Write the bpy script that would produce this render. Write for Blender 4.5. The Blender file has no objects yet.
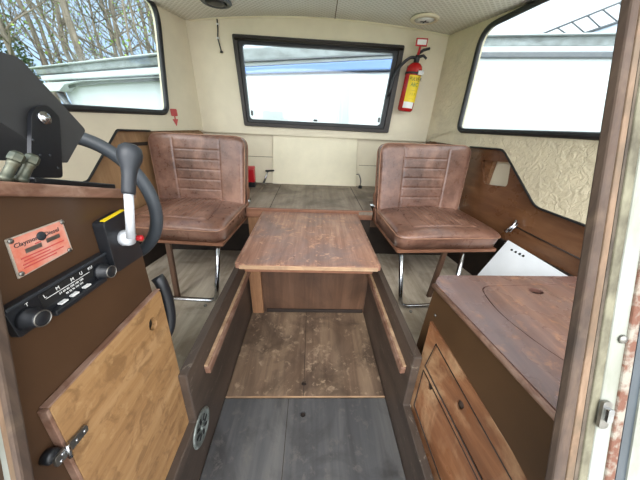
import bpy, bmesh, math, random
from mathutils import Vector, Matrix, noise
from mathutils.geometry import tessellate_polygon
random.seed(4)
S = bpy.context.scene
COL = S.collection
pi = math.pi

# ------------------------------------------------------------------ camera
F_PX, EYE = 240.0, 1.08
CR = Matrix(((0.99884271, -0.02431885, -0.04149499),
             (-0.02599143, 0.45299354, -0.89113484),
             (0.04046834, 0.89118205, 0.45183722)))
cd = bpy.data.cameras.new('camera'); cam = bpy.data.objects.new('camera', cd); COL.objects.link(cam)
cd.sensor_width = 36; cd.lens = F_PX / 640 * 36; cd.clip_start = .02; cd.clip_end = 300
cam.matrix_world = Matrix.Translation((0, 0, EYE)) @ CR.to_4x4()
S.camera = cam
def ray(px, py): return CR @ Vector((px - 320, 240 - py, -F_PX))
def at(px, py, ax, val):
    d = ray(px, py); o = Vector((0, 0, EYE)); return o + d * ((val - o[ax]) / d[ax])
def atp(px, py, P, N):
    d = ray(px, py); o = Vector((0, 0, EYE)); P = Vector(P); N = Vector(N)
    return o + d * ((P - o).dot(N) / d.dot(N))

# ------------------------------------------------------------------ materials
def lin(c):
    return tuple((v/255/12.92 if v/255 <= .04045 else ((v/255+.055)/1.055)**2.4) for v in c) + (1,)
def new_mat(name):
    m = bpy.data.materials.new(name); m.use_nodes = True
    nt = m.node_tree; nt.nodes.clear()
    out = nt.nodes.new('ShaderNodeOutputMaterial'); b = nt.nodes.new('ShaderNodeBsdfPrincipled')
    nt.links.new(b.outputs[0], out.inputs[0]); return m, nt, b, out
def coords(nt, scale=(1, 1, 1), rot=(0, 0, 0)):
    tc = nt.nodes.new('ShaderNodeTexCoord'); mp = nt.nodes.new('ShaderNodeMapping')
    mp.inputs['Scale'].default_value = scale; mp.inputs['Rotation'].default_value = rot
    nt.links.new(tc.outputs['Object'], mp.inputs[0]); return mp.outputs[0]
def nz(nt, vec, scale, detail=5, rough=.55, dist=0):
    n = nt.nodes.new('ShaderNodeTexNoise'); n.inputs['Scale'].default_value = scale
    n.inputs['Detail'].default_value = detail; n.inputs['Roughness'].default_value = rough
    n.inputs['Distortion'].default_value = dist
    nt.links.new(vec, n.inputs['Vector']); return n.outputs['Fac']
def ramp(nt, fac, stops):
    r = nt.nodes.new('ShaderNodeValToRGB'); e = r.color_ramp.elements
    while len(e) < len(stops): e.new(.5)
    for k, (p, c) in enumerate(stops): e[k].position = p; e[k].color = c if len(c) == 4 else lin(c)
    nt.links.new(fac, r.inputs[0]); return r.outputs[0]
def mix(nt, fac, a, b, mode='MIX'):
    m = nt.nodes.new('ShaderNodeMix'); m.data_type = 'RGBA'; m.blend_type = mode
    for s, v in ((m.inputs[0], fac), (m.inputs[6], a), (m.inputs[7], b)):
        if isinstance(v, (int, float)): s.default_value = v
        elif isinstance(v, tuple): s.default_value = v if len(v) == 4 else lin(v)
        else: nt.links.new(v, s)
    return m.outputs[2]
def bump(nt, b, h, strength=.2, dist=.002):
    n = nt.nodes.new('ShaderNodeBump'); n.inputs['Strength'].default_value = strength
    n.inputs['Distance'].default_value = dist
    nt.links.new(h, n.inputs['Height']); nt.links.new(n.outputs[0], b.inputs['Normal'])
G = lambda v: (v, v, v, 1)
def plain(name, c, rough=.5, metal=0, var=.12, scale=12, bmp=.05, c2=None, stretch=(1, 1, 1), lo=.35, hi=.7, coat=0):
    m, nt, b, o = new_mat(name); v = coords(nt, stretch)
    n = nz(nt, v, scale, 6, .6)
    c2 = c2 or tuple(max(0, x*(1-var)) for x in c)
    nt.links.new(ramp(nt, n, [(lo, c2), (hi, c)]), b.inputs['Base Color'])
    b.inputs['Roughness'].default_value = rough; b.inputs['Metallic'].default_value = metal
    b.inputs['Coat Weight'].default_value = coat
    if bmp: bump(nt, b, nz(nt, v, scale*5, 3), bmp)
    return m
def wood(name, c1, c2, c3, ax=1, rough=.45, stain=None, stain_amt=.5, sscale=3, grain=45, bmp=.25, sthr=(.45, .62), coat=0, speck=None):
    """long grained wood: ax is the grain axis"""
    m, nt, b, o = new_mat(name)
    st = [1, 1, 1]; st[ax] = .07
    v = coords(nt, tuple(st)); g = nz(nt, v, grain, 8, .65, .6)
    g2 = nz(nt, v, grain*.25, 4, .6, 1.2)
    c = ramp(nt, g, [(.3, c1), (.5, c2), (.7, c3)])
    c = mix(nt, .55, c, ramp(nt, g2, [(.3, c1), (.52, c2), (.7, c3)]))
    v0 = coords(nt)
    if stain:
        s = nz(nt, v0, sscale, 7, .62, .8)
        f = ramp(nt, s, [(sthr[0], G(0)), (sthr[1], G(stain_amt))])
        c = mix(nt, f, c, stain)
    if speck:
        s = nz(nt, v0, 28, 4, .7, .3)
        c = mix(nt, ramp(nt, s, [(.56, G(0)), (.68, G(.6))]), c, speck)
    nt.links.new(c, b.inputs['Base Color'])
    rr = nz(nt, v0, 9, 4)
    nt.links.new(ramp(nt, rr, [(.3, G(max(0, rough-.12))), (.7, G(min(1, rough+.15)))]), b.inputs['Roughness'])
    b.inputs['Coat Weight'].default_value = coat; b.inputs['Coat Roughness'].default_value = .25
    bump(nt, b, g, bmp, .001)
    return m

M = {}
M['cream'] = plain('cream_board', (224, 214, 188), .55, var=.05, scale=5, bmp=.03)
M['cream_light'] = plain('cream_panel', (234, 226, 198), .5, var=.04, scale=8, bmp=.02)
M['liner'] = plain('lumpy_cream_liner', (216, 205, 176), .4, var=.07, scale=9, bmp=.0)
def _l():
    nt = M['liner'].node_tree; b = [n for n in nt.nodes if n.type == 'BSDF_PRINCIPLED'][0]
    bump(nt, b, nz(nt, coords(nt), 34, 4, .6, .8), .8, .012)
_l()
M['seam'] = plain('panel_seam', (120, 108, 84), .7)
M['rubber'] = plain('black_rubber', (24, 26, 28), .45, var=.2)
M['black'] = plain('black_plastic', (30, 32, 36), .38, var=.2, scale=20)
M['black_paint'] = plain('black_painted_steel', (17, 19, 24), .35, var=.3, scale=30, bmp=.1)
M['grey_case'] = plain('dark_grey_case', (58, 58, 58), .5, var=.15)
M['frame'] = plain('dark_bronze_frame', (48, 42, 37), .4, var=.2, metal=.3)
M['chrome'] = plain('chrome', (205, 208, 212), .16, metal=1, var=.15, scale=40, bmp=0)
M['steel'] = plain('dull_steel', (165, 162, 155), .35, metal=.9, var=.3, scale=30)
M['hull'] = plain('white_gelcoat', (178, 187, 190), .3, var=.04, scale=1.2, bmp=0)
M['hull_grey'] = plain('weathered_white_paint', (138, 148, 150), .6, var=.3, scale=5, stretch=(1, .3, 2))
M['strake'] = plain('grey_strake', (88, 94, 100), .5, var=.1)
M['blue'] = plain('blue_stripe_paint', (98, 132, 188), .4, var=.05)
M['white_plastic'] = plain('white_plastic_sheet', (236, 242, 246), .35, var=.03)
M['console'] = plain('brown_laminate', (78, 55, 37), .36, var=.14, scale=4, bmp=.02)
M['console_r'] = plain('brown_laminate_locker', (84, 60, 38), .4, var=.14, scale=4, bmp=.02)
M['coaming'] = plain('dark_brown_painted_wood', (84, 70, 60), .5, var=.35, scale=9, bmp=.25, stretch=(1, .3, 1))
M['dark'] = plain('dark_board_and_shade', (48, 36, 28), .7, var=.3)  # dark boards and joints, plus shade behind the seats put into colour
M['table'] = wood('worn_red_table_wood', (94, 62, 50), (136, 98, 80), (168, 132, 110), 1, .38, (100, 86, 84), .6, 4, 60, .2, (.46, .6), .15, (190, 145, 112))
M['table_edge'] = wood('bare_table_edge', (128, 98, 72), (172, 140, 108), (198, 172, 142), 0, .6, (110, 90, 76), .4, 9)
M['floor_far'] = wood('worn_brown_sole', (70, 54, 42), (106, 86, 69), (146, 124, 100), 1, .55, (50, 38, 30), .65, 4.5, 22, .3, (.45, .62), 0, (160, 138, 114))
M['floor_near'] = wood('grey_weathered_sole', (50, 49, 50), (72, 72, 73), (100, 98, 95), 1, .4, (44, 42, 42), .7, 4, 22, .25, (.48, .62), .1, (92, 88, 84))
M['sole_side'] = wood('pale_bare_ply', (148, 136, 116), (190, 178, 158), (218, 210, 192), 1, .6, (126, 110, 92), .6, 4, 30)
M['ledge'] = wood('grey_brown_ply_deck', (92, 80, 68), (132, 120, 106), (158, 146, 130), 1, .6, (78, 66, 56), .65, 4, 26)
M['lining'] = wood('varnished_mahogany_ply', (78, 48, 31), (110, 74, 48), (140, 102, 70), 1, .3, (70, 42, 28), .5, 2.5, 22, .1, (.5, .65), .35)
M['lining_pale'] = wood('pale_varnished_ply', (122, 92, 62), (162, 128, 92), (188, 156, 116), 2, .4, (106, 76, 50), .5, 2.5, 22, .1)
M['door'] = wood('worn_teak_door', (128, 92, 58), (158, 120, 78), (180, 144, 102), 1, .45, (112, 80, 50), .55, 24, 50, .25, (.5, .62), .05, (178, 142, 98))
M['locker_front'] = wood('varnished_orange_ply', (84, 54, 37), (126, 84, 56), (164, 120, 86), 1, .35, (190, 156, 118), .55, 5, 30, .15, (.5, .64), .25, (120, 72, 40))
M['locker_top'] = wood('purplish_worn_mahogany', (76, 52, 46), (104, 74, 65), (134, 100, 85), 1, .26, (110, 92, 90), .4, 3.5, 55, .2, (.44, .62), .3, (152, 108, 80))
M['trim'] = wood('red_brown_trim_wood', (86, 58, 44), (122, 88, 70), (150, 118, 98), 1, .5, (168, 140, 122), .5, 14, 60)
M['trim_x'] = wood('red_brown_lip_wood', (92, 58, 42), (124, 84, 62), (148, 108, 84), 0, .5, (90, 58, 44), .4, 14, 60)
M['end_wood'] = wood('dark_end_bulkhead_ply', (66, 46, 34), (92, 66, 49), (116, 86, 66), 2, .5, (50, 36, 28), .6, 3, 26)
M['end_pale'] = wood('orange_batten', (112, 76, 50), (148, 108, 76), (172, 132, 98), 2, .5, (120, 84, 60), .4, 8)
M['post'] = wood('weathered_shaded_post_wood', (46, 36, 29), (72, 56, 45), (96, 78, 62), 2, .8, (120, 102, 82), .3, 9, 60, .5, (.52, .66), 0, (70, 52, 42))  # weathered wood, darkened further to stand in for doorway shade
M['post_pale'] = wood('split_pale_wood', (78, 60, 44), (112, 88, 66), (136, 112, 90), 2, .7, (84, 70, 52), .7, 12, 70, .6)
M['frp'] = plain('aged_shaded_cream_fibreglass', (146, 149, 142), .5, c2=(112, 112, 96), scale=7, lo=.3, hi=.52, stretch=(1, 1, .3))  # aged gelcoat, its colour lowered in place of shade on the frame
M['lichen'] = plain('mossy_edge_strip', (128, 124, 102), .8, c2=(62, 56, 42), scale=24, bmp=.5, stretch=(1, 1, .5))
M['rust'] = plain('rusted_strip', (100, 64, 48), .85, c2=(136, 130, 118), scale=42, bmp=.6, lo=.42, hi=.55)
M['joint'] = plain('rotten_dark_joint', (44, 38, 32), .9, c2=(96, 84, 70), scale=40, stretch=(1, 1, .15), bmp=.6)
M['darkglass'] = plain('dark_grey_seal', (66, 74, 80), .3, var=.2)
M['red'] = plain('red_enamel', (186, 22, 26), .25, var=.1, coat=.4)
M['red_plastic'] = plain('red_plastic', (190, 24, 34), .35, var=.1)
M['yellow'] = plain('yellow_label', (236, 206, 30), .5, var=.04)
M['green'] = plain('green_print', (40, 120, 60), .5)
M['ink'] = plain('black_print', (22, 22, 22), .6, bmp=0)
M['white'] = plain('white_paint', (232, 232, 228), .45, var=.05)
M['white_enamel'] = plain('scuffed_white_enamel', (214, 218, 222), .4, var=.15, scale=40)
M['wheel'] = plain('grey_wheel_rubber', (70, 76, 82), .5, var=.15, scale=10)
M['knob'] = plain('charcoal_knob', (42, 46, 51), .5, var=.15)
M['plate'] = plain('faded_orange_plate', (206, 112, 88), .5, c2=(210, 156, 138), scale=22, lo=.42, hi=.62)
M['plate_edge'] = plain('bare_plate_metal', (196, 184, 168), .4, metal=.3)
M['brass'] = plain('tarnished_brass', (112, 110, 92), .45, metal=.6, c2=(66, 74, 66), scale=40)
M['galv'] = plain('galvanised_vent', (150, 156, 150), .5, metal=.5, c2=(96, 102, 98), scale=50)
M['bark'] = plain('grey_bark', (140, 130, 116), .9, var=.4, scale=9, stretch=(1, 1, .2), bmp=.4)
M['leaf'] = plain('spring_leaves', (150, 178, 78), .7, c2=(96, 130, 58), scale=3, bmp=0)
M['pine'] = plain('dark_evergreen_leaves', (86, 116, 72), .8, var=.35, scale=2, bmp=0)
M['grass'] = plain('grass', (118, 146, 66), .95, c2=(92, 118, 56), scale=2.5, bmp=.3)
M['yard_deck'] = plain('pale_cockpit_gelcoat', (200, 197, 186), .5, var=.06)
def _gr():
    m, nt, b, o = new_mat('yard_gravel_and_grass'); tc = nt.nodes.new('ShaderNodeTexCoord'); sp = nt.nodes.new('ShaderNodeSeparateXYZ')
    nt.links.new(tc.outputs['Object'], sp.inputs[0])
    a = nt.nodes.new('ShaderNodeMath'); a.operation = 'ADD'; n = nz(nt, tc.outputs['Object'], .8, 4); nt.links.new(sp.outputs[0], a.inputs[0]); nt.links.new(n, a.inputs[1])
    mr = nt.nodes.new('ShaderNodeMapRange'); mr.inputs[1].default_value = -5.2; mr.inputs[2].default_value = -4.6; nt.links.new(a.outputs[0], mr.inputs[0])
    g = ramp(nt, nz(nt, tc.outputs['Object'], 2.5, 5), [(.35, (92, 118, 56)), (.7, (124, 150, 72))])
    s_ = ramp(nt, nz(nt, tc.outputs['Object'], 14, 5), [(.35, (168, 162, 150)), (.7, (200, 195, 184))])
    nt.links.new(mix(nt, mr.outputs[0], g, s_), b.inputs['Base Color']); b.inputs['Roughness'].default_value = .95
    return m
M['ground'] = _gr()
M['roof'] = plain('pale_blue_roof', (180, 196, 216), .5, var=.06, scale=2)
M['redprint'] = plain('faded_red_print', (198, 72, 72), .5, var=.1)

def _co():
    nt = M['coaming'].node_tree; b = [n for n in nt.nodes if n.type == 'BSDF_PRINCIPLED'][0]
    src = b.inputs['Base Color'].links[0].from_socket
    v = coords(nt, (1, .5, 1.6), (.5, 0, 0)); f = ramp(nt, nz(nt, v, 16, 8, .75, 2.5), [(.60, G(0)), (.66, G(.55))])
    nt.links.new(mix(nt, f, src, (136, 126, 112)), b.inputs['Base Color'])
_co()
# leather
def leather(name, c1, c2, c3):
    m, nt, b, o = new_mat(name); v = coords(nt)
    a = nz(nt, v, 7, 6, .6, .4); w = nz(nt, v, 30, 5, .65)
    c = ramp(nt, a, [(.3, c1), (.5, c2), (.72, c3)])
    c = mix(nt, ramp(nt, w, [(.5, G(0)), (.72, G(.45))]), c, c3)
    nt.links.new(c, b.inputs['Base Color'])
    nt.links.new(ramp(nt, w, [(.3, G(.24)), (.7, G(.38))]), b.inputs['Roughness'])
    b.inputs['Coat Weight'].default_value = .3; b.inputs['Coat Roughness'].default_value = .3
    bump(nt, b, nz(nt, v, 260, 3), .12, .001)
    return m
M['leather'] = leather('brown_vinyl', (78, 52, 42), (110, 78, 64), (150, 114, 97))
M['piping'] = plain('worn_piping', (168, 124, 98), .45, var=.25, scale=20)

# ceiling vinyl with small embossed diamonds
def _c():
    m, nt, b, o = new_mat('embossed_ceiling_vinyl')
    tc = nt.nodes.new('ShaderNodeTexCoord'); sp = nt.nodes.new('ShaderNodeSeparateXYZ')
    nt.links.new(tc.outputs['Object'], sp.inputs[0])
    def mth(op, a, b_=None):
        n = nt.nodes.new('ShaderNodeMath'); n.operation = op
        for i, v in enumerate((a, b_)):
            if v is None: continue
            if isinstance(v, (int, float)): n.inputs[i].default_value = v
            else: nt.links.new(v, n.inputs[i])
        return n.outputs[0]
    k = 95
    s1 = mth('SINE', mth('MULTIPLY', mth('ADD', sp.outputs[0], sp.outputs[1]), k))
    s2 = mth('SINE', mth('MULTIPLY', mth('SUBTRACT', sp.outputs[0], sp.outputs[1]), k))
    h = mth('MAXIMUM', mth('ABSOLUTE', s1), mth('ABSOLUTE', s2))
    c = ramp(nt, h, [(.7, (206, 204, 194)), (1, (236, 235, 228))])
    c = mix(nt, ramp(nt, nz(nt, tc.outputs['Object'], 2.2, 4), [(.35, G(0)), (.7, G(.5))]), c, (190, 187, 176))
    nt.links.new(c, b.inputs['Base Color']); b.inputs['Roughness'].default_value = .45
    bump(nt, b, h, .5, .003)
    return m
M['ceiling'] = _c()
def _g():
    m = bpy.data.materials.new('window_glass'); m.use_nodes = True; nt = m.node_tree; nt.nodes.clear()
    o = nt.nodes.new('ShaderNodeOutputMaterial'); t = nt.nodes.new('ShaderNodeBsdfTransparent')
    g = nt.nodes.new('ShaderNodeBsdfGlossy'); g.inputs['Roughness'].default_value = .02
    mx = nt.nodes.new('ShaderNodeMixShader'); t.inputs[0].default_value = (.93, .96, .95, 1)
    mx.inputs[0].default_value = .05
    nt.links.new(t.outputs[0], mx.inputs[1]); nt.links.new(g.outputs[0], mx.inputs[2]); nt.links.new(mx.outputs[0], o.inputs[0])
    return m
M['glass'] = _g()

# ------------------------------------------------------------------ mesh helpers
def box(bm, lo, hi, Rm=None):
    lo = Vector(lo); hi = Vector(hi); c = (lo+hi)/2; s = hi-lo
    mt = Matrix.Translation(c) @ (Rm.to_4x4() if Rm else Matrix()) @ Matrix.Diagonal((s.x, s.y, s.z, 1))
    bmesh.ops.create_cube(bm, size=1, matrix=mt); return bm
def tube(bm, pts, r, n=12, closed=False, caps=True):
    pts = [Vector(p) for p in pts]; N = len(pts); rs = r if isinstance(r, (list, tuple)) else [r]*N
    def tan(i):
        a = pts[(i-1) % N] if (closed or i > 0) else pts[0]
        b = pts[(i+1) % N] if (closed or i < N-1) else pts[-1]
        return (b-a).normalized()
    t = tan(0); u = t.orthogonal().normalized(); rings = []
    for i in range(N):
        t2 = tan(i); q = t.rotation_difference(t2); u = q @ u; u = (u - t2*u.dot(t2)).normalized(); t = t2
        w = t.cross(u)
        rings.append([bm.verts.new(pts[i] + (u*math.cos(2*pi*k/n) + w*math.sin(2*pi*k/n))*rs[i]) for k in range(n)])
    for i in range(N if closed else N-1):
        A, B = rings[i], rings[(i+1) % N]; off = 0
        if closed and i == N-1:
            off = min(range(n), key=lambda o: (A[0].co-B[o].co).length)
        for k in range(n):
            f = bm.faces.new((A[k], A[(k+1) % n], B[(k+1+off) % n], B[(k+off) % n])); f.smooth = True
    if caps and not closed:
        bm.faces.new(rings[0][::-1]); bm.faces.new(rings[-1])
    return bm
def arc(c, r, a0, a1, n, U, V):
    c, U, V = Vector(c), Vector(U), Vector(V)
    return [c + U*r*math.cos(a0+(a1-a0)*k/n) + V*r*math.sin(a0+(a1-a0)*k/n) for k in range(n+1)]
def fillet(pts, r, n=6):
    pts = [Vector(p) for p in pts]; out = [pts[0]]
    for i in range(1, len(pts)-1):
        a, b, c = pts[i-1], pts[i], pts[i+1]
        d1 = (a-b).normalized()*min(r, (a-b).length*.49); d2 = (c-b).normalized()*min(r, (c-b).length*.49)
        for k in range(n+1):
            t = k/n; out.append((b+d1)*(1-t)**2 + b*2*t*(1-t) + (b+d2)*t*t)
    out.append(pts[-1]); return out
def fillet_closed(pts, r, n=6):
    pts = [Vector(p) for p in pts]; out = []; N = len(pts)
    for i in range(N):
        a, b, c = pts[i-1], pts[i], pts[(i+1) % N]; rr = r[i] if isinstance(r, (list, tuple)) else r
        if rr <= 0: out.append(b); continue
        d1 = (a-b).normalized()*min(rr, (a-b).length*.45); d2 = (c-b).normalized()*min(rr, (c-b).length*.45)
        for k in range(n+1):
            t = k/n; out.append((b+d1)*(1-t)**2 + b*2*t*(1-t) + (b+d2)*t*t)
    return out
def lathe(bm, prof, org=(0, 0, 0), axis=(0, 0, 1), n=28, smooth=True):
    q = Vector((0, 0, 1)).rotation_difference(Vector(axis).normalized()); org = Vector(org); rings = []
    for r, z in prof:
        if r < 1e-6: rings.append([bm.verts.new(org + q @ Vector((0, 0, z)))])
        else: rings.append([bm.verts.new(org + q @ Vector((r*math.cos(2*pi*k/n), r*math.sin(2*pi*k/n), z))) for k in range(n)])
    for A, B in zip(rings, rings[1:]):
        for k in range(n):
            if len(A) == 1 and len(B) == 1: continue
            if len(A) == 1: f = bm.faces.new((A[0], B[(k+1) % n], B[k]))
            elif len(B) == 1: f = bm.faces.new((A[k], A[(k+1) % n], B[0]))
            else: f = bm.faces.new((A[k], A[(k+1) % n], B[(k+1) % n], B[k]))
            f.smooth = smooth
    if len(rings[0]) > 1: bm.faces.new(rings[0][::-1])
    if len(rings[-1]) > 1: bm.faces.new(rings[-1])
    return bm
def plate(bm, outer, holes, N, t):
    """outer/holes: closed 3D loops in one plane; thickness t along N"""
    N = Vector(N).normalized()*t; loops = [[Vector(p) for p in outer]] + [[Vector(p) for p in h] for h in holes]
    ax = N.normalized().orthogonal().normalized(); ay = N.normalized().cross(ax)
    flat = [[Vector((p.dot(ax), p.dot(ay), 0)) for p in l] for l in loops]
    tris = tessellate_polygon(flat); allp = [p for l in loops for p in l]
    va = [bm.verts.new(p) for p in allp]; vb = [bm.verts.new(p+N) for p in allp]
    for a, b, c in tris:
        try: bm.faces.new((va[a], va[b], va[c])); bm.faces.new((vb[c], vb[b], vb[a]))
        except ValueError: pass
    i = 0
    for l in loops:
        k = len(l)
        for j in range(k):
            a, b = i+j, i+(j+1) % k; bm.faces.new((va[a], va[b], vb[b], vb[a]))
        i += k
    bmesh.ops.recalc_face_normals(bm, faces=bm.faces[:]); return bm
def circ(c, r, U, V, n=20, r2=None):
    c, U, V = Vector(c), Vector(U), Vector(V); r2 = r2 or r
    return [c + U*r*math.cos(2*pi*k/n) + V*r2*math.sin(2*pi*k/n) for k in range(n)]
def rrect(c, w, h, r, U, V, n=5):
    c, U, V = Vector(c), Vector(U), Vector(V)
    return fillet_closed([c-U*w/2-V*h/2, c+U*w/2-V*h/2, c+U*w/2+V*h/2, c-U*w/2+V*h/2], r, n)
def pillow(bm, w, h, t, R, r, k, mp, gro=lambda x, y: 0, nx=60, ny=60, bulge=0, flat_back=False):
    """cushion w x h x t; mp(x,y,z) places it; gro cuts seams in the face"""
    def outline(x, y):
        ax_, ay_ = abs(x)-(w/2-R), abs(y)-(h/2-R)
        if ax_ > 0 and ay_ > 0:
            L = math.hypot(ax_, ay_); m_ = max(ax_, ay_); s = m_/L
            return math.copysign(w/2-R+ax_*s, x), math.copysign(h/2-R+ay_*s, y)
        return x, y
    def e(x, y):
        qx, qy = abs(x)-(w/2-R), abs(y)-(h/2-R)
        return -(math.hypot(max(qx, 0), max(qy, 0)) + min(max(qx, qy), 0) - R)
    def cs(n, half):
        out = []
        for i in range(n+1):
            u = -1 + 2*i/n; u = .75*u + .25*math.sin(u*pi/2); out.append(u*half)
        return out
    X, Y = cs(nx, w/2), cs(ny, h/2); sides = []
    for sgn in (1, -1):
        grid = []
        for x0 in X:
            row = []
            for y0 in Y:
                x, y = outline(x0, y0); d = min(max(e(x, y), 0)/r, 1)
                z = t/2*(k+(1-k)*math.sqrt(max(0, 1-(1-d)**2)))
                if sgn > 0:
                    z += bulge*(1-(2*x/w)**2)*(1-(2*y/h)**2) - gro(x, y)*d
                elif flat_back: z = t/2*(.9+.1*d)
                row.append(bm.verts.new(mp(x, y, z*sgn)))
            grid.append(row)
        for i in range(nx):
            for j in range(ny):
                q = (grid[i][j], grid[i+1][j], grid[i+1][j+1], grid[i][j+1])
                f = bm.faces.new(q if sgn > 0 else q[::-1]); f.smooth = True
        sides.append(grid)
    def rim(g): return [g[i][0] for i in range(nx)] + [g[nx][j] for j in range(ny)] + [g[i][ny] for i in range(nx, 0, -1)] + [g[0][j] for j in range(ny, 0, -1)]
    a, b = rim(sides[0]), rim(sides[1])
    for i in range(len(a)):
        j = (i+1) % len(a); f = bm.faces.new((a[i], b[i], b[j], a[j])); f.smooth = True
    bmesh.ops.recalc_face_normals(bm, faces=bm.faces[:])
    return bm
def B(): return bmesh.new()

# ------------------------------------------------------------------ object helpers
ROOT = {}
def wmat(o):
    m = Matrix(); 
    while o is not None: m = o.matrix_basis @ m; o = o.parent
    return m
def obj(name, bm, m, parent=None, label=None, bevel=0, seg=2, local=False, smooth_angle=None):
    me = bpy.data.meshes.new(name)
    if parent is not None and not local: bm.transform(wmat(parent).inverted())
    o = bpy.data.objects.new(name, me)
    if parent is None:
        vs = [v.co for v in bm.verts]
        lo = Vector([min(v[i] for v in vs) for i in range(3)]); hi = Vector([max(v[i] for v in vs) for i in range(3)])
        c = Vector(((lo.x+hi.x)/2, (lo.y+hi.y)/2, lo.z)); bm.transform(Matrix.Translation(-c)); o.location = c
    bm.to_mesh(me); bm.free(); me.materials.append(M[m] if isinstance(m, str) else m)
    COL.objects.link(o); o.parent = parent
    if label: o['label'] = label
    if bevel:
        bv = o.modifiers.new('bevel', 'BEVEL'); bv.width = bevel; bv.segments = seg; bv.limit_method = 'ANGLE'; bv.angle_limit = math.radians(35)
    return o
def thing(name, label, cat, loc=(0, 0, 0), rz=0, group=None):
    o = bpy.data.objects.new(name, None); COL.objects.link(o); o.empty_display_size = .05
    o.location = loc; o.rotation_euler = (0, 0, rz); o.matrix_basis = Matrix.Translation(loc) @ Matrix.Rotation(rz, 4, 'Z')
    o['label'] = label; o['category'] = cat
    if group: o['group'] = group
    return o
def tag(o, label, cat, group=None):
    o['label'] = label; o['category'] = cat
    if group: o['group'] = group
    return o
def struct(name, bm, m, label=None, parent=None, bevel=0):
    o = obj(name, bm, m, parent, bevel=bevel)
    if parent is None: o['kind'] = 'structure'; o['category'] = name.split('_')[0]
    if label: o['label'] = label
    return o
def text(name, s, size, O, U, V, m, parent, label=None, depth=.0004, w=1.0):
    """flat lettering, O = centre, U = reading direction, V = up"""
    cu = bpy.data.curves.new(name, 'FONT'); cu.body = s; cu.size = size; cu.extrude = depth/2
    cu.align_x = 'CENTER'; cu.align_y = 'CENTER'; cu.resolution_u = 2
    t = bpy.data.objects.new(name, cu); COL.objects.link(t); bpy.context.view_layer.update()
    me = bpy.data.meshes.new_from_object(t.evaluated_get(bpy.context.evaluated_depsgraph_get()))
    bpy.data.objects.remove(t); bm = B(); bm.from_mesh(me); bpy.data.meshes.remove(me)
    U = Vector(U).normalized(); V = Vector(V).normalized(); N = U.cross(V)
    mt = Matrix((U*w, V, N)).transposed().to_4x4(); bm.transform(Matrix.Translation(Vector(O)) @ mt)
    return obj(name, bm, m, parent, label)

X, Y, Z = Vector((1, 0, 0)), Vector((0, 1, 0)), Vector((0, 0, 1))

# ================================================================== SHELL
BY = 2.06                                    # forward bulkhead
RP, RN = (.91, BY, 0), Vector((1, .17, 0)).normalized()
LP, LN = (-.845, BY, 0), Vector((-1, .20, 0)).normalized()
def rw(y, z, off=0): return Vector((.91 + .17*(BY-y), y, z)) + RN*off
def lw(y, z, off=0): return Vector((-.845 - .20*(BY-y), y, z)) + LN*off
AFT = .22

# floors
bm = B(); box(bm, (-.375, -.3, -.03), (.375, 1.16, -.014)); struct('floor_1', bm, 'dark', 'dark underfloor of the footwell')
bm = B(); box(bm, (-1.4, .0, .12), (-.376, 1.62, .15)); struct('floor_2', bm, 'sole_side', 'pale worn plywood side floor under the left seat')
bm = B(); plate(bm, [(.376, .50, .15), (.52, .50, .15), (.52, .0, .15), (1.4, .0, .15), (1.4, 1.62, .15), (.376, 1.62, .15)], [], -Z, .03); struct('floor_3', bm, 'sole_side', 'pale worn plywood side floor under the right seat')

def board(lo, hi, m, hx, hy, label, jx):
    t = thing('floorboard', label, 'floorboard', ((lo[0]+hi[0])/2, (lo[1]+hi[1])/2, -.014), 0)
    bm = B(); plate(bm, [(lo[0], lo[1], 0), (hi[0], lo[1], 0), (hi[0], hi[1], 0), (lo[0], hi[1], 0)], [circ((hx, hy, 0), .011, X, Y, 18)], -Z, .014)
    obj('board', bm, m, t, bevel=.0015)
    bm = B(); box(bm, (jx-.0012, lo[1]+.002, -.0005), (jx+.0012, hi[1]-.002, .0004)); obj('plank_joint', bm, 'dark', t)
    return t
h1 = at(304, 383, 2, 0); h2 = at(303, 414, 2, 0)
fb = board((-.345, .622), (.345, 1.135), 'floor_far', h1.x, h1.y, 'brown worn floorboard with scuffed patches below the table', -.012)
bm = B(); box(bm, (-.345, .6205, -.012), (.345, .6245, .0012)); obj('edge_strip', bm, 'table_edge', fb, 'pale worn edge of the far board')
board((-.345, -.25), (.345, .616), 'floor_near', h2.x, h2.y, 'grey weathered floorboard nearest the viewer with a round finger hole', -.075)

# footwell sides and end
for s, nm, lb in ((-1, 'trim_1', 'left'), (1, 'trim_2', 'right')):
    bm = B(); prof = [(-.3, -.01), (1.15, -.01), (1.15, .40), (.45, .40), (.43, .20), (-.3, .20)]
    if s > 0: prof = [(-.3, -.01), (1.15, -.01), (1.15, .40), (.512, .40), (.492, .175), (-.3, .14)]
    plate(bm, [(s*.347, y, z) for y, z in prof], [], (s, 0, 0), .028)
    struct(nm, bm, 'coaming', 'dark brown painted %s side of the footwell' % lb, bevel=.004)
bm = B(); box(bm, (-.346, 1.14, -.01), (.346, 1.165, .40)); struct('trim_3', bm, 'end_wood', 'dark plywood end of the footwell under the table')
bm = B(); box(bm, (-.338, 1.118, .0), (-.272, 1.139, .40)); tag(obj('batten', bm, 'end_pale', bevel=.003), 'pale orange upright batten in the left corner under the table', 'batten')
bm = B(); box(bm, (-.255, 1.128, .0), (.338, 1.1395, .022)); tag(obj('floor_cleat', bm, 'dark', bevel=.002), 'dark low cleat along the foot of the end board under the table', 'cleat')
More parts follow.
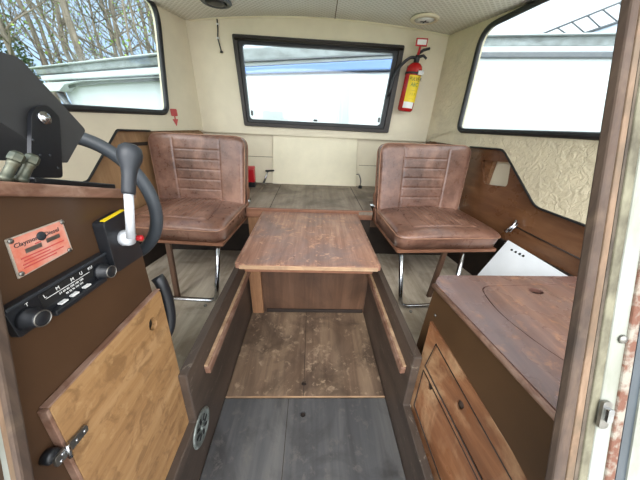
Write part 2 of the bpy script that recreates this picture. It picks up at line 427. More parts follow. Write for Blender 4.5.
# support rails on the footwell sides
for s, a, b_, lb in ((-1, (200, 372), (245, 270), 'left'), (1, (410, 375), (370, 268), 'right')):
    t = thing('support_rail', 'long chipped wooden rail screwed to the %s side of the footwell' % lb, 'rail', (s*.335, .85, .30), 0)
    bm = B(); box(bm, (min(s*.328, s*.3465), .535, .285), (max(s*.328, s*.3465), 1.135, .318)); obj('rail', bm, 'trim', t, bevel=.004)
    bm = B(); box(bm, (min(s*.334, s*.3465), .537, .3185), (max(s*.334, s*.3465), 1.132, .324)); obj('rail_cap', bm, 'table_edge', t, 'pale worn upper edge', bevel=.002)
# round vent
t = thing('round_vent', 'small round grey slotted vent in the left footwell side', 'vent', (-.3465, .435, .158))
vc = Vector((-.3465, .440, .150))
bm = B(); lathe(bm, [(.0, 0), (.056, 0), (.058, .002), (.056, .005), (.046, .006), (.044, .003), (0, .003)], vc, (1, 0, 0), 32); obj('flange', bm, 'galv', t)
bm = B()
for k in range(8):
    a = 2*pi*k/8; c = vc + Vector((.0036, math.cos(a)*.028, math.sin(a)*.028)); Rm = Matrix.Rotation(a, 3, 'X')
    box(bm, c-Vector((.001, .010, .005)), c+Vector((.001, .010, .005)), Rm)
o = obj('slots', bm, 'ink', t, 'black slots')
bm = B(); lathe(bm, [(0, .003), (.010, .003), (.008, .007), (0, .008)], vc, (1, 0, 0), 16); obj('hub', bm, 'galv', t)

# low hull sides and closing boards coloured dark for the shade behind the seats
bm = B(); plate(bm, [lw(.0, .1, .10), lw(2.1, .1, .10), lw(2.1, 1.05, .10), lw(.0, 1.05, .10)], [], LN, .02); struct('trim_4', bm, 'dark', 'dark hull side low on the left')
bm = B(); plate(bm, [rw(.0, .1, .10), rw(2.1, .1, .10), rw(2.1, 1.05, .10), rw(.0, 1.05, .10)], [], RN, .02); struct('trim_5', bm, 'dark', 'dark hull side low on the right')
bm = B(); box(bm, (-1.05, 1.62, .14), (1.08, 1.64, .535)); box(bm, (-.395, 1.455, .14), (.395, 1.475, .535)); struct('trim_6', bm, 'dark', 'board closing the space below the forward ledge, coloured dark for the shade there')
bm = B(); box(bm, (-.99, 1.52, .42), (-.40, 1.618, .477)); box(bm, (.40, 1.52, .42), (1.03, 1.618, .477)); struct('trim_7', bm, 'end_wood', 'brown bearer behind the seats')

# forward ledge
bm = B(); plate(bm, [(-1.0, 1.66, .56), (-.42, 1.66, .56), (-.40, 1.448, .56), (.395, 1.430, .56), (.42, 1.66, .56), (1.05, 1.66, .56), (.98, 2.12, .56), (-.90, 2.12, .56)], [], -Z, .02)
lg = thing('forward_ledge', 'grey brown bare plywood ledge between the seats below the cream bulkhead', 'ledge', (0, 1.8, .535))
obj('deck_board', bm, 'ledge', lg)
bm = B(); box(bm, (-.402, 1.432, .505), (.396, 1.448, .566)); obj('front_lip', bm, 'trim_x', lg, 'red brown front lip', bevel=.003)
bm = B(); box(bm, (-.402, 1.45, .15), (-.30, 1.454, .52)); obj('corner_board', bm, 'end_pale', lg)
for xj in (-.26, .337):
    bm = B(); box(bm, (xj-.002, 1.45, .5602), (xj+.002, 2.05, .5612)); obj('board_joint', bm, 'dark', lg, 'dark joint between boards')

# bulkhead (upper, with window hole)
gl = [at(242, 44, 1, BY), at(394, 53.6, 1, BY), at(380, 125.6, 1, BY), at(250, 119, 1, BY)]
fr = [at(232.6, 34.5, 1, BY), at(404, 46, 1, BY), at(387.5, 133, 1, BY), at(245, 125.6, 1, BY)]
mid = [g*.55+f_*.45 for g, f_ in zip(gl, fr)]
gap = [g*.5+f_*.5 for g, f_ in zip(gl, fr)]
bm = B(); plate(bm, [(-.98, BY, .952), (1.02, BY, .945), (1.02, BY, 1.80), (-.98, BY, 1.80)], [gap], Y, .035)
struct('wall_front', bm, 'cream', 'cream forward bulkhead around the window')
bm = B(); plate(bm, [(-.98, BY+.045, .54), (1.02, BY+.045, .54), (1.02, BY+.045, 1.0), (-.98, BY+.045, 1.0)], [], Y, .02)
struct('wall_front_lower', bm, 'cream', 'recessed cream lower part of the forward bulkhead')
bm = B(); box(bm, (-.96, BY+.041, .775), (-.325, BY+.0445, .7785)); box(bm, (.40, BY+.041, .735), (1.0, BY+.0445, .7385)); struct('trim_8', bm, 'seam', 'horizontal seam in the lower bulkhead')
bm = B(); q = [at(273, 138, 1, 2.085), at(357, 142, 1, 2.085), at(356, 187.5, 1, 2.085), at(272.5, 183.5, 1, 2.085)]
q[0].z = q[1].z = .95
plate(bm, q, [], Y, .012); tag(obj('cream_panel', bm, 'cream_light', bevel=.003), 'pale cream square panel on the lower bulkhead under the forward window', 'panel')

# forward window
w = thing('window_1', 'forward window with a dark bronze frame above the table', 'window', (.02, BY, 1.0)); w['kind'] = 'structure'
def off(loop, d): return [p + Vector((0, -d, 0)) for p in loop]
bm = B(); plate(bm, off(fillet_closed(fr, .012, 3), .022), [off(fillet_closed(mid, .02, 4), .022)], Y, .024); obj('frame', bm, 'frame', w, bevel=.004)
bm = B(); plate(bm, off(fillet_closed(mid, .02, 4), .010), [off(fillet_closed(gl, .025, 5), .010)], Y, .030); obj('sash', bm, 'rubber', w, bevel=.003)
bm = B(); plate(bm, off(gap, -.012), [], Y, .004); obj('glass_pane', bm, 'glass', w)
for i, (px, py, sx, sz) in enumerate(((252, 113, .012, .035), (379, 120, .012, .035), (315.5, 120.5, .030, .014))):
    c = at(px, py, 1, BY-.012); bm = B(); box(bm, c-Vector((sx/2, .008, sz/2)), c+Vector((sx/2, .008, sz/2))); obj('latch', bm, 'black', w, bevel=.003)
bm = B(); tube(bm, [at(234, 38, 1, BY-.03), at(404, 49, 1, BY-.03)], .008, 8); obj('drip_rail', bm, 'frame', w)

# side walls -------------------------------------------------------
def rpt(px, py): return atp(px, py, RP, RN)
def lpt(px, py): return atp(px, py, LP, LN)
R_low = [rpt(423, 140), rpt(470, 147), rpt(503, 149.5), rpt(535, 207), rpt(590, 227.5), rw(.55, .72), rw(.24, .72)]
R_win = [rpt(458, 131), rpt(483, 29), rpt(549, -4), rw(.62, 1.60), rw(.50, 1.07), rpt(600, 135)]
R_win = [R_win[0], R_win[1], R_win[2], R_win[3], R_win[4]]
win_r = fillet_closed(R_win, [.05, .09, .05, .05, .05], 7)
Rwall = [rw(BY+.03, .94)] + R_low + [rw(.24, 1.8), rw(BY+.03, 1.8)]
bm = B(); plate(bm, Rwall, [win_r], RN, .03); struct('wall_right', bm, 'liner', 'lumpy cream liner of the right cabin side')
L_low = [lw(BY, .964), lpt(150, 131), lpt(117, 130), lpt(88, 181), lw(.95, .76), lw(.24, .76)]
L_win = [lpt(167.5, 113.5), lpt(157, 8), lpt(142, -8), lw(.50, 1.66), lw(.42, 1.08)]
win_l = fillet_closed(L_win, [.05, .10, .05, .05, .05], 7)
Lwall = [lw(BY+.03, .94)] + L_low + [lw(.24, 1.8), lw(BY+.03, 1.8)]
bm = B(); plate(bm, Lwall, [win_l], LN, .03); struct('wall_left', bm, 'cream', 'cream left cabin side around the window')
def gasket(loop, N, name, lb):
    t = thing(name, lb, 'window', sum(loop, Vector())/len(loop)); t['kind'] = 'structure'
    c = sum(loop, Vector())/len(loop)
    bm = B(); tube(bm, [p - N*.004 + (c-p).normalized()*.006 for p in loop], .0145, 10, closed=True); obj('rubber_seal', bm, 'rubber', t)
    bm = B(); plate(bm, [p + N*.012 for p in loop], [], N, .004); obj('glass_pane', bm, 'glass', t)
    return t
gasket(win_r, RN, 'window_2', 'right side window with black rubber seal')
gasket(win_l, LN, 'window_3', 'left side window with black rubber seal')
# wooden lining boards low on the cabin sides
def lining(f, N, name, holes, m, lb, y0=.24, zlo=.50):
    bm = B(); plate(bm, [f(y0, zlo, .032), f(2.1, zlo, .032), f(2.1, 1.02, .032), f(y0, 1.02, .032)], holes, N, .018)
    return struct(name, bm, m, lb)
hr = [p + RN*.032 for p in (rpt(477, 160), rpt(506, 162.5), rpt(502, 187), rpt(479, 184))]
lining(rw, RN, 'trim_9', [fillet_closed(hr, .02, 4)], 'lining', 'varnished mahogany lining board low on the right side', zlo=.512)
hl = [p + LN*.032 for p in (lpt(125, 137), lpt(152, 135), lpt(152, 152), lpt(141, 151), lpt(138, 146), lpt(128, 145))]
lining(lw, LN, 'trim_10', [], 'lining_pale', 'pale varnished lining board low on the left side', zlo=.50)
bm = B(); plate(bm, [rw(.24, .505, .029), rw(2.06, .505, .029), rw(2.06, .515, .029), rw(.24, .515, .029)], [], -RN, .01); struct('trim_11', bm, 'dark', 'dark lower edge of the right lining')
bm = B(); tube(bm, fillet(R_low[1:], .03, 4), .0055, 8); struct('trim_12', bm, 'rubber', 'black edging between liner and mahogany')
bm = B(); tube(bm, fillet(L_low[1:], .01, 3), .0055, 8); struct('trim_13', bm, 'rubber', 'black edging between left liner and ply')
bm = B(); plate(bm, [p + LN*.028 for p in (lpt(126, 143.5), lpt(152, 142), lpt(152, 145.5), lpt(127, 147))], [], LN, .006); struct('trim_14', bm, 'dark', 'dark slot in the left lining')
bm = B(); plate(bm, [rw(1.15, .70, .085), rw(1.65, .70, .085), rw(1.65, .98, .085), rw(1.15, .98, .085)], [], RN, .006); struct('trim_15', bm, 'cream', 'cream skin behind the cutout of the right lining')
bm = B(); plate(bm, [rw(1.435, .68, .052), rw(1.62, .68, .052), rw(1.62, 1.0, .052), rw(1.435, 1.0, .052)], [], RN, .03); struct('trim_16', bm, 'lining', 'mahogany divider inside the cutout')

def lin_r(px, py): return atp(px, py, Vector(RP)+RN*.030, RN)
bm = B(); tube(bm, [lin_r(512, 225), lin_r(590, 264)], .0035, 6); struct('trim_30', bm, 'dark', 'joint in the right mahogany lining')
# ceiling: crowned
bm = B(); nx, ny = 32, 24; g = []
def cz(x): return 1.668 - .055*min(1.15, abs((x-.05)/.90))**2
for i in range(nx+1):
    col_ = []
    for j in range(ny+1):
        y = .22 + (BY+.05-.22)*j/ny; xa, xb = lw(y, 0).x-.012, rw(y, 0).x+.012; x = xa + (xb-xa)*i/nx; col_.append(bm.verts.new((x, y, cz(x))))
    g.append(col_)
g2 = [[bm.verts.new(v.co + Vector((0, 0, .035))) for v in row] for row in g]
for i in range(nx):
    for j in range(ny):
        f = bm.faces.new((g[i][j], g[i][j+1], g[i+1][j+1], g[i+1][j])); f.smooth = True
        f = bm.faces.new((g2[i][j], g2[i+1][j], g2[i+1][j+1], g2[i][j+1])); f.smooth = True
for i in range(nx):
    bm.faces.new((g[i][0], g[i+1][0], g2[i+1][0], g2[i][0])); bm.faces.new((g[i+1][ny], g[i][ny], g2[i][ny], g2[i+1][ny]))
for j in range(ny):
    bm.faces.new((g[0][j+1], g[0][j], g2[0][j], g2[0][j+1])); bm.faces.new((g[nx][j], g[nx][j+1], g2[nx][j+1], g2[nx][j]))
struct('ceiling', bm, 'ceiling', 'embossed grey beige vinyl ceiling')
bm = B(); tube(bm, [(.128, BY-.002, cz(.12)-.001), (.11, 1.4, cz(.11)-.001), (.10, .3, cz(.1)-.001)], .0028, 6); struct('trim_17', bm, 'seam', 'seam along the middle of the ceiling')
# cornices
bm = B(); tube(bm, [Vector((-.82+1.74*k/24, BY-.002, cz(-.82+1.74*k/24)-.003)) for k in range(25)], .005, 6); struct('trim_18', bm, 'cream_light', 'thin cream edge where the bulkhead meets the ceiling')

# lights in the ceiling
def ceil_light(px, py, label, lit):
    c = at(px, py, 2, cz(.68)); c.z = cz(c.x)
    t = thing('ceiling_light', label, 'light', (c.x, c.y, c.z-.02), 0)
    bm = B(); lathe(bm, [(.083, 0), (.085, -.006), (.076, -.013), (.062, -.014), (.060, -.009), (0, -.009)][::-1], c, (0, 0, 1), 32); obj('rim', bm, 'cream' if lit else 'strake', t)
    bm = B(); lathe(bm, [(0, -.017), (.030, -.0165), (.058, -.010)], c, (0, 0, 1), 28); obj('lens', bm, 'white' if lit else 'black', t)
    if lit:
        bm = B(); box(bm, c+Vector((-.026, -.004, -.0195)), c+Vector((.026, .004, -.0172))); box(bm, c+Vector((-.004, -.022, -.0195)), c+Vector((.004, .018, -.0172))); obj('emblem', bm, 'knob', t, 'small dark emblem in the middle')
    return t
ceil_light(425, 18.5, 'small round ceiling light with a white lens near the fire extinguisher', True)
ceil_light(216, 1, 'round dark ceiling fitting cut off at the top of the photo above the hanging cable', False)

# ================================================================== wall objects
# fire extinguisher
c0 = at(404.5, 111.5, 1, BY-.07); c1 = at(416, 63, 1, BY-.07); axd = (c1-c0).normalized(); L = (c1-c0).length
t = thing('fire_extinguisher', 'red fire extinguisher with a yellow label hanging on the bulkhead right of the window', 'fire extinguisher', (c0.x, c0.y, c0.z))
r_ = .053
bm = B(); lathe(bm, [(0, 0), (r_*.8, 0), (r_, .012), (r_, L*.86), (r_*.9, L*.93), (r_*.6, L*.985), (r_*.32, L), (0, L)], c0, axd, 36); cyl = obj('cylinder', bm, 'red', t)
bm = B(); lathe(bm, [(.018, L-.002), (.018, L+.035), (.012, L+.045), (0, L+.045)], c0, axd, 16); obj('valve', bm, 'black', t)
top = c0 + axd*(L+.030)
bm = B(); tube(bm, [top, top+Vector((.035, -.012, .010)), top+Vector((.06, -.012, -.006))], [.010, .009, .007], 8); tube(bm, [top+Vector((0, 0, .02)), top+Vector((.03, -.012, .04)), top+Vector((.068, -.012, .05))], [.010, .009, .008], 8); obj('squeeze_handle', bm, 'black', t)
bm = B(); tube(bm, [top, top+Vector((0, -.02, .055))], [.010, .007], 8); obj('safety_pin', bm, 'red_plastic', t)
bm = B(); box(bm, top+Vector((-.036, -.030, .055)), top+Vector((.040, -.022, .098))); tg = obj('pin_tag', bm, 'red_plastic', t, 'red tag on top of the valve', bevel=.002)
bm = B(); box(bm, top+Vector((-.028, -.0315, .063)), top+Vector((.032, -.0302, .090))); obj('tag_print', bm, 'white', tg)
hose = [top+Vector((0, 0, -.005)), top+Vector((-.05, -.01, .002)), at(400, 66, 1, BY-.06), at(394, 76, 1, BY-.05), at(391, 88, 1, BY-.04), at(388, 96, 1, BY-.035)]
bm = B(); tube(bm, fillet(hose, .05, 6), .0095, 10); hs = obj('hose', bm, 'black', t)
bm = B(); tube(bm, [hose[-1], hose[-1]+(hose[-1]-hose[-2]).normalized()*.02], [.011, .006], 10); obj('nozzle', bm, 'black', hs)
# curved label wrapped on the cylinder front
side = axd.cross(Vector((0, -1, 0))).normalized(); fw = side.cross(axd).normalized()
if fw.y > 0: fw = -fw
def wrap(z0, z1, a0, a1, rr, n=14):
    bm = B(); lo, hi = [], []
    for k in range(n+1):
        a = math.radians(a0+(a1-a0)*k/n); d = fw*math.cos(a)+X*math.sin(a); d = (d-axd*d.dot(axd)).normalized()
        lo.append(bm.verts.new(c0+axd*z0+d*rr)); hi.append(bm.verts.new(c0+axd*z1+d*rr))
    for k in range(n): f = bm.faces.new((lo[k], lo[k+1], hi[k+1], hi[k])); f.smooth = True
    return bm
lb = obj('label_sheet', wrap(L*.20, L*.74, -42, 62, r_+.0012), 'yellow', t, 'yellow instruction label')
obj('label_foot', wrap(L*.07, L*.20, -42, 40, r_+.0012), 'white', lb, 'white foot of the label')
xx = (X - axd*X.dot(axd)).normalized()
for s_, zz, sz, mm in (('PULVER', .66, .031, 'ink'), ('ABC', .55, .033, 'green'), ('- - - -', .44, .018, 'ink'), ('1  2  3', .36, .018, 'ink'), ('- - - -', .27, .018, 'ink')):
    text('label_text', s_, sz, c0+axd*L*zz+fw*(r_+.0022)+X*.006, xx, axd, mm, lb, w=.78)
bm = B(); lathe(bm, [(r_+.003, L*.765), (r_+.004, L*.77), (r_+.004, L*.80), (r_+.003, L*.805)], c0, axd, 32); st = obj('strap', bm, 'black', t, 'black retaining strap')
bm = B(); cc = c0+axd*L*.785+fw*(r_+.006)+X*.028; box(bm, cc-Vector((.018, .006, .012)), cc+Vector((.018, .006, .012))); obj('buckle', bm, 'steel', st)
bm = B(); cc = c0+axd*L*.5+Vector((0, .065, .03)); box(bm, cc-Vector((.025, .0095, .11)), cc+Vector((.025, .0085, .11))); obj('wall_bracket', bm, 'black_paint', t)

# hanging cable
t = thing('hanging_cable', 'thin black cable hanging on the bulkhead left of the forward window', 'cable', at(222, 52, 1, BY-.01))
pts = [at(217, 19, 1, BY-.008), at(218, 30, 1, BY-.012), at(217.5, 38, 1, BY-.012), at(220, 46, 1, BY-.012), at(221.5, 52, 1, BY-.012)]
bm = B(); tube(bm, fillet(pts, .03, 4), .0042, 8); obj('wire', bm, 'black', t)
bm = B(); lathe(bm, [(0, 0), (.010, .002), (.009, .012), (0, .014)], pts[-1]+Vector((0, 0, -.006)), (0, 0, 1), 12); obj('plug', bm, 'black', t)
for pp in ((217.5, 24), (218, 38)):
    c = at(*pp, 1, BY-.012); bm = B(); box(bm, c-Vector((.009, .004, .004)), c+Vector((.009, .010, .004))); obj('clip', bm, 'white', t)
# red emblem sticker on left side
c = lpt(174.5, 116) - LN*.0015; u = Vector((.20, 1, 0)).normalized()
t = thing('wall_sticker', 'small faded red arrow sticker on the cream wall beside the left window', 'sticker', c)
bm = B(); plate(bm, rrect(c+Z*.020, .060, .042, .008, u, Z), [], LN, .0008); obj('red_square', bm, 'redprint', t)
bm = B(); plate(bm, [c+u*-.006+Z*-.02, c+u*.006+Z*-.02, c+u*.006, c+u*-.006], [], LN, .0008); plate(bm, [c+u*-.026+Z*-.018, c+Z*-.060, c+u*.026+Z*-.018], [], LN, .0008)
obj('arrow', bm, 'redprint', t)
# red lamp behind left seat
c = at(251, 172, 1, 1.96)
t = thing('red_lamp', 'small red plastic lamp standing on the ledge behind the left seat', 'lamp', (c.x, c.y, .561))
bm = B(); box(bm, (c.x-.03, c.y-.025, .5612), (c.x+.028, c.y+.025, .60)); obj('base', bm, 'black', t, bevel=.004)
bm = B(); box(bm, (c.x-.03, c.y-.025, .60), (c.x+.028, c.y+.025, .70)); obj('housing', bm, 'red_plastic', t, bevel=.006)
bm = B(); box(bm, (c.x-.026, c.y-.02, .70), (c.x+.03, c.y+.022, .722)); obj('cap', bm, 'redprint', t, bevel=.004)
# turnbuckle left and hook right on ledge
a = at(268, 171, 1, 2.06); b_ = at(263.5, 181, 1, 2.03); b_.z = .575
t = thing('turnbuckle', 'small metal turnbuckle hooked to the bulkhead left of the cream panel', 'turnbuckle', b_)
bm = B(); tube(bm, [a, b_], [.006, .009], 10); obj('barrel', bm, 'chrome', t)
bm = B(); tube(bm, [a+Vector((-.02, .0, .0)), a, a+Vector((.045, .03, 0))], .008, 8); obj('hook', bm, 'black', t)
bm = B(); lathe(bm, [(0, 0), (.022, 0), (.020, .006), (.008, .014), (0, .015)], (b_.x, b_.y, .5605), (0, 0, 1), 14); obj('foot', bm, 'steel', t)
a = at(357, 175, 1, 2.07)
t = thing('cable_hook', 'thin bent wire hook on the ledge right of the cream panel', 'hook', (a.x+.03, 2.03, .561))
bm = B(); tube(bm, fillet([a+Vector((0, .02, 0)), a+Vector((.015, -.01, .01)), a+Vector((.035, -.02, -.04)), Vector((a.x+.03, 2.03, .565))], .02, 5), .005, 8); obj('wire', bm, 'steel', t)
bm = B(); lathe(bm, [(0, 0), (.018, 0), (.014, .02), (0, .022)], (a.x+.03, 2.03, .5605), (0, 0, 1), 12); obj('foot', bm, 'black', t)

# ================================================================== TABLE
t = thing('folding_table', 'red brown worn wooden table top between the two seats', 'table', (0, 1.1, .535))
tc = [at(233.5, 265, 2, .55), at(382, 268, 2, .55), at(357, 215, 2, .55), at(263, 211, 2, .55)]
tc[0].y = tc[1].y = .815; tc[2].y = tc[3].y = 1.424
bm = B(); plate(bm, fillet_closed(tc, [.012, .012, .004, .004], 4), [], -Z, .020); tt = obj('tabletop', bm, 'table', t, bevel=.004, seg=3)
bm = B(); box(bm, (-.281, .8105, .529), (.281, .8155, .5465)); obj('front_edging', bm, 'table_edge', tt, 'pale bare front edge', bevel=.002)
bm = B(); box(bm, (-.262, .818, .512), (.262, .845, .5295)); obj('under_batten', bm, 'trim_x', t, bevel=.003)
for s in (-1, 1):
    bm = B(); box(bm, (s*.24-.012, .85, .505), (s*.24+.012, 1.40, .5295)); obj('runner', bm, 'trim', t, bevel=.002)
bm = B(); tube(bm, [(-.27, 1.4275, .538), (.27, 1.4275, .538)], .004, 8); obj('hinge', bm, 'steel', t)
for s in (-1, 1):
    bm = B(); box(bm, (s*.288-.004, .83, .5502), (s*.288+.004, 1.41, .5518)); obj('side_lipping', bm, 'trim', tt, 'paler lipping along the side')

# ================================================================== SEATS
def make_seat(loc, rz, s, label):
    """local: faces -y, inner side is at x = s*-.265 ; front edge y = 0, z = 0 on the side floor"""
    t = thing('helm_chair', label, 'chair', loc, rz, 'pair of brown helm chairs')
    bm = B(); plate(bm, fillet_closed([(-.278, -.014, .346), (.278, -.014, .346), (.278, .47, .346), (-.278, .47, .346)], .012, 3), [], -Z, .016); obj('base_board', bm, 'trim_x', t, 'worn plywood base board', .002, local=True)
    # seat cushion (x across, y depth)
    def gs(x, y):
        d = 0
        if abs(x) < .125 and y > -.155:
            xx_ = (x+.125) % .03125; d = max(d, .0045*math.exp(-((min(xx_, .03125-xx_))/.0042)**2))
        bx = .155 + .03*math.cos((y+.2)*6)
        d = max(d, .007*math.exp(-((abs(x)-bx)/.005)**2) if y > -.165 else 0)
        if abs(x) < .185: d = max(d, .007*math.exp(-((y+.165)/.005)**2))
        return d
    def ms(x, y, z):
        yy = .225+y; fr_ = max(0, (-y-.10)/.13)
        if z < 0: return Vector((x, yy, .346+.048+z))
        return Vector((x*(1+.03*fr_), yy-.010*fr_, .346+.048+z + .010*math.cos(x/.28*pi/2)*min(1, z/.03) - .010*fr_*fr_))
    bm = B(); pillow(bm, .56, .47, .094, .055, .045, .62, ms, gs, 150, 110, .008, True); cu = obj('seat_cushion', bm, 'leather', t, local=True)
    def rim(w, h, R): return fillet_closed([Vector((-w/2, -h/2, 0)), Vector((w/2, -h/2, 0)), Vector((w/2, h/2, 0)), Vector((-w/2, h/2, 0))], R*1.25, 8)
    bm = B(); tube(bm, [ms(p.x, p.y, .0285) for p in rim(.564, .474, .055)], .0034, 6, closed=True); obj('piping', bm, 'piping', cu, 'worn paler piping', local=True)
    # backrest (x across, y -> height)
    tilt = math.radians(9)
    def gb(x, y):
        d = .0042*math.exp(-((abs(x+.0)-.135)/.0035)**2)
        if abs(x) < .135:
            for k in range(6):
                d = max(d, .0036*math.exp(-((y-(.135-.056*k))/.0035)**2))
        return d
    def mb(x, y, z):
        p = Vector((x*(1+.03*(y/.2)), -z, y+.205)); p.y += .010*(x/.26)**2*-1
        p = Matrix.Rotation(-tilt, 3, 'X') @ p
        p.z -= .012*math.cos(x/.27*pi/2)*max(0, -y/.2); return p + Vector((-s*.008, .395, .395))
    bm = B(); pillow(bm, .55, .43, .095, .046, .03, .6, mb, gb, 130, 130, .006); bk = obj('backrest', bm, 'leather', t, local=True)
    bm = B(); tube(bm, [mb(p.x, p.y, .029) for p in rim(.554, .434, .050)], .0034, 6, closed=True); obj('piping', bm, 'piping', bk, 'worn paler piping', local=True)
    bm = B(); tube(bm, [mb(p.x, p.y, -.029) for p in rim(.554, .434, .050)], .0034, 6, closed=True); obj('piping', bm, 'piping', bk, 'worn paler piping', local=True)
    # chrome loop leg
    xi, xo = -s*.245, (.10 if s > 0 else -.20)
    bm = B(); tube(bm, fillet([(xi, .005, .329), (xi+s*.030, -.06, .013), (xo-s*.01, -.06, .013), (xo, .005, .329)], .045, 8), .0115, 14); obj('tube_leg', bm, 'chrome', t, 'bent chrome tube', local=True)
    yb_ = -.045 if s < 0 else .02; xl_ = -.02 if s < 0 else 0; bm = B(); plate(bm, [(xl_-.013, .0, .3285), (xl_+.013, .0, .3285), (xl_+.015, yb_, 0), (xl_-.011, yb_, 0)], [], (0, 1, 0), .018); obj('wooden_leg', bm, 'end_wood', t, 'upright wooden prop', .002, local=True)
    for x in (xi+s*.08, xo-s*.05):
        bm = B(); lathe(bm, [(0, 0), (.009, 0), (.008, .006), (0, .008)], (x, -.09, 0), (0, 0, 1), 12); obj('floor_screw', bm, 'steel', t, local=True)
    # side hinge brackets
    for q in (-1, 1):
        xb = q*.283
        bm = B(); plate(bm, fillet_closed([(xb, .335, .36), (xb, .375, .345), (xb, .455, .50), (xb, .43, .53), (xb, .385, .44)], .01, 3), [], (q, 0, 0), .005); hb = obj('hinge_bracket', bm, 'trim_x' if q == -s else 'steel', t, local=True)
        bm = B(); lathe(bm, [(0, 0), (.012, 0), (.010, .006), (0, .007)], (xb+q*.005, .40, .44), (q, 0, 0), 14); obj('pivot_bolt', bm, 'chrome', hb, local=True)
    return t
sl = make_seat((-.716, 1.115, .15), math.radians(-4), -1, 'brown vinyl helm chair on the left behind the steering wheel')
sr = make_seat((.722, 1.088, .15), math.radians(4), 1, 'brown vinyl helm chair on the right beside the wooden locker')
# spring clip at the front outer corner of the right seat
c = atp(513, 226, (0, 1.14, 0), (0, 1, 0))
bm = B(); tube(bm, [c+Vector((-.03, 0, -.035)), c+Vector((0, 0, .0)), c+Vector((.006, 0, .035))], [.009, .007, .006], 8); tube(bm, [c+Vector((-.015, -.01, -.03)), c+Vector((.012, -.01, .02))], .005, 8); obj('seat_clip', bm, 'chrome', sr)
# stay bar left
a = at(252, 203, 1, 1.62); b_ = at(264, 181, 1, 1.98); b_.z = .572
bm = B(); tube(bm, [a, b_], .009, 8); tag(obj('stay_bar', bm, 'ledge'), 'thin weathered bar lying on the ledge beside the left seat back', 'bar')

# ================================================================== HELM CONSOLE (left)
CX = -.385
t = thing('helm_console', 'brown helm console with a wooden hinged door on the left', 'console', (-.62, .3, .15))
# side outline y,z  (top slopes down forwards)
def ctop(y): return .993 - (y-.303)*.32
cs_ = [(.12, .1505), (.437, .1505), (.500, ctop(.5)-.012), (.12, ctop(.12)-.012)]
bm = B(); plate(bm, [(CX, y, z) for y, z in cs_], [], (-1, 0, 0), .018); obj('side_panel', bm, 'console', t, bevel=.003)
bm = B(); plate(bm, [(CX-.018, .437, .1505), (CX-.018, .500, ctop(.5)-.012), (-.93, .500, ctop(.5)-.012), (-.93, .437, .1505)], [], (0, -1, .12), .018); obj('front_panel', bm, 'console', t)
bm = B(); plate(bm, [(CX+.010, .10, ctop(.10)), (CX+.010, .508, ctop(.508)), (-.93, .508, ctop(.508)), (-.93, .10, ctop(.10))], [], (0, -.3, -1), .012); obj('top_board', bm, 'console', t)
bm = B(); plate(bm, [(CX+.014, .10, ctop(.10)+.003), (CX+.014, .512, ctop(.512)+.003), (CX-.008, .512, ctop(.512)+.003), (CX-.008, .10, ctop(.10)+.003)], [], (0, -.3, -1), .018); obj('top_trim', bm, 'trim', t, 'red brown wooden edge trim', bevel=.003)
bm = B(); box(bm, (-.93, .12, .1505), (CX-.0185, .135, ctop(.135)-.013)); obj('aft_panel', bm, 'console', t)
# door
dc = [at(40, 410, 0, -.372), at(157, 288, 0, -.372), at(190, 424, 0, -.372)]
dq = [Vector((-.372, .210, .689)), Vector((-.372, .490, .681)), Vector((-.372, .440, .165)), Vector((-.372, .145, .165))]
fh = at(153, 324, 0, -.372)
bm = B(); plate(bm, fillet_closed(dq, .008, 3), [circ(fh, .013, Y, Z, 18, .017)], (-1, 0, 0), .012); dr = obj('door', bm, 'door', t, 'worn teak plywood door', bevel=.003)
bm = B(); plate(bm, [(-.3715, .209, .6895), (-.3715, .490, .6815), (-.3715, .490, .6845), (-.3715, .209, .6925)], [], -X, .013); obj('door_edge', bm, 'trim', dr, bevel=.001)
bm = B(); plate(bm, [(-.3715, .1445, .166), (-.3715, .2095, .689), (-.3715, .2045, .689), (-.3715, .1395, .166)], [], -X, .013); obj('door_edge', bm, 'trim', dr, bevel=.001)
bm = B(); lathe(bm, [(0, 0), (.018, 0), (.018, .0006), (0, .0006)], fh+Vector((-.0125, 0, 0)), (1, 0, 0), 18); obj('finger_hole', bm, 'ink', dr, 'dark finger hole')
# latch on the door edge
e0, e1 = at(53, 464, 0, -.371), at(85, 427, 0, -.371); lu = (e1-e0).normalized(); lw_ = X.cross(lu).normalized()
def lpz(a, b_, d=0): return e0 + (e1-e0)*a + lw_*b_ + X*d
bm = B(); plate(bm, fillet_closed([lpz(0, -.009), lpz(1, -.007), lpz(1, .007), lpz(0, .009)], .004, 3), [], X, .005); la = obj('latch', bm, 'steel', dr, 'dull steel flap latch', bevel=.001)
bm = B(); tube(bm, [lpz(.32, -.013, .007), lpz(.32, .013, .007)], .0032, 8); obj('latch_bar', bm, 'chrome', la)
bm = B(); lathe(bm, [(0, -.010), (.010, -.010), (.0105, .0), (.008, .003), (0, .004)], lpz(.10, .008, -.003), (1, 0, 0), 18); obj('latch_cap', bm, 'black', la)
for q_ in ((.12, -.004), (.2, .004), (.88, 0), (.62, 0)):
    bm = B(); lathe(bm, [(0, -.001), (.0026, -.001), (.002, .0012), (0, .0015)], lpz(q_[0], q_[1], .005), (1, 0, 0), 10); obj('screw', bm, 'chrome', la)
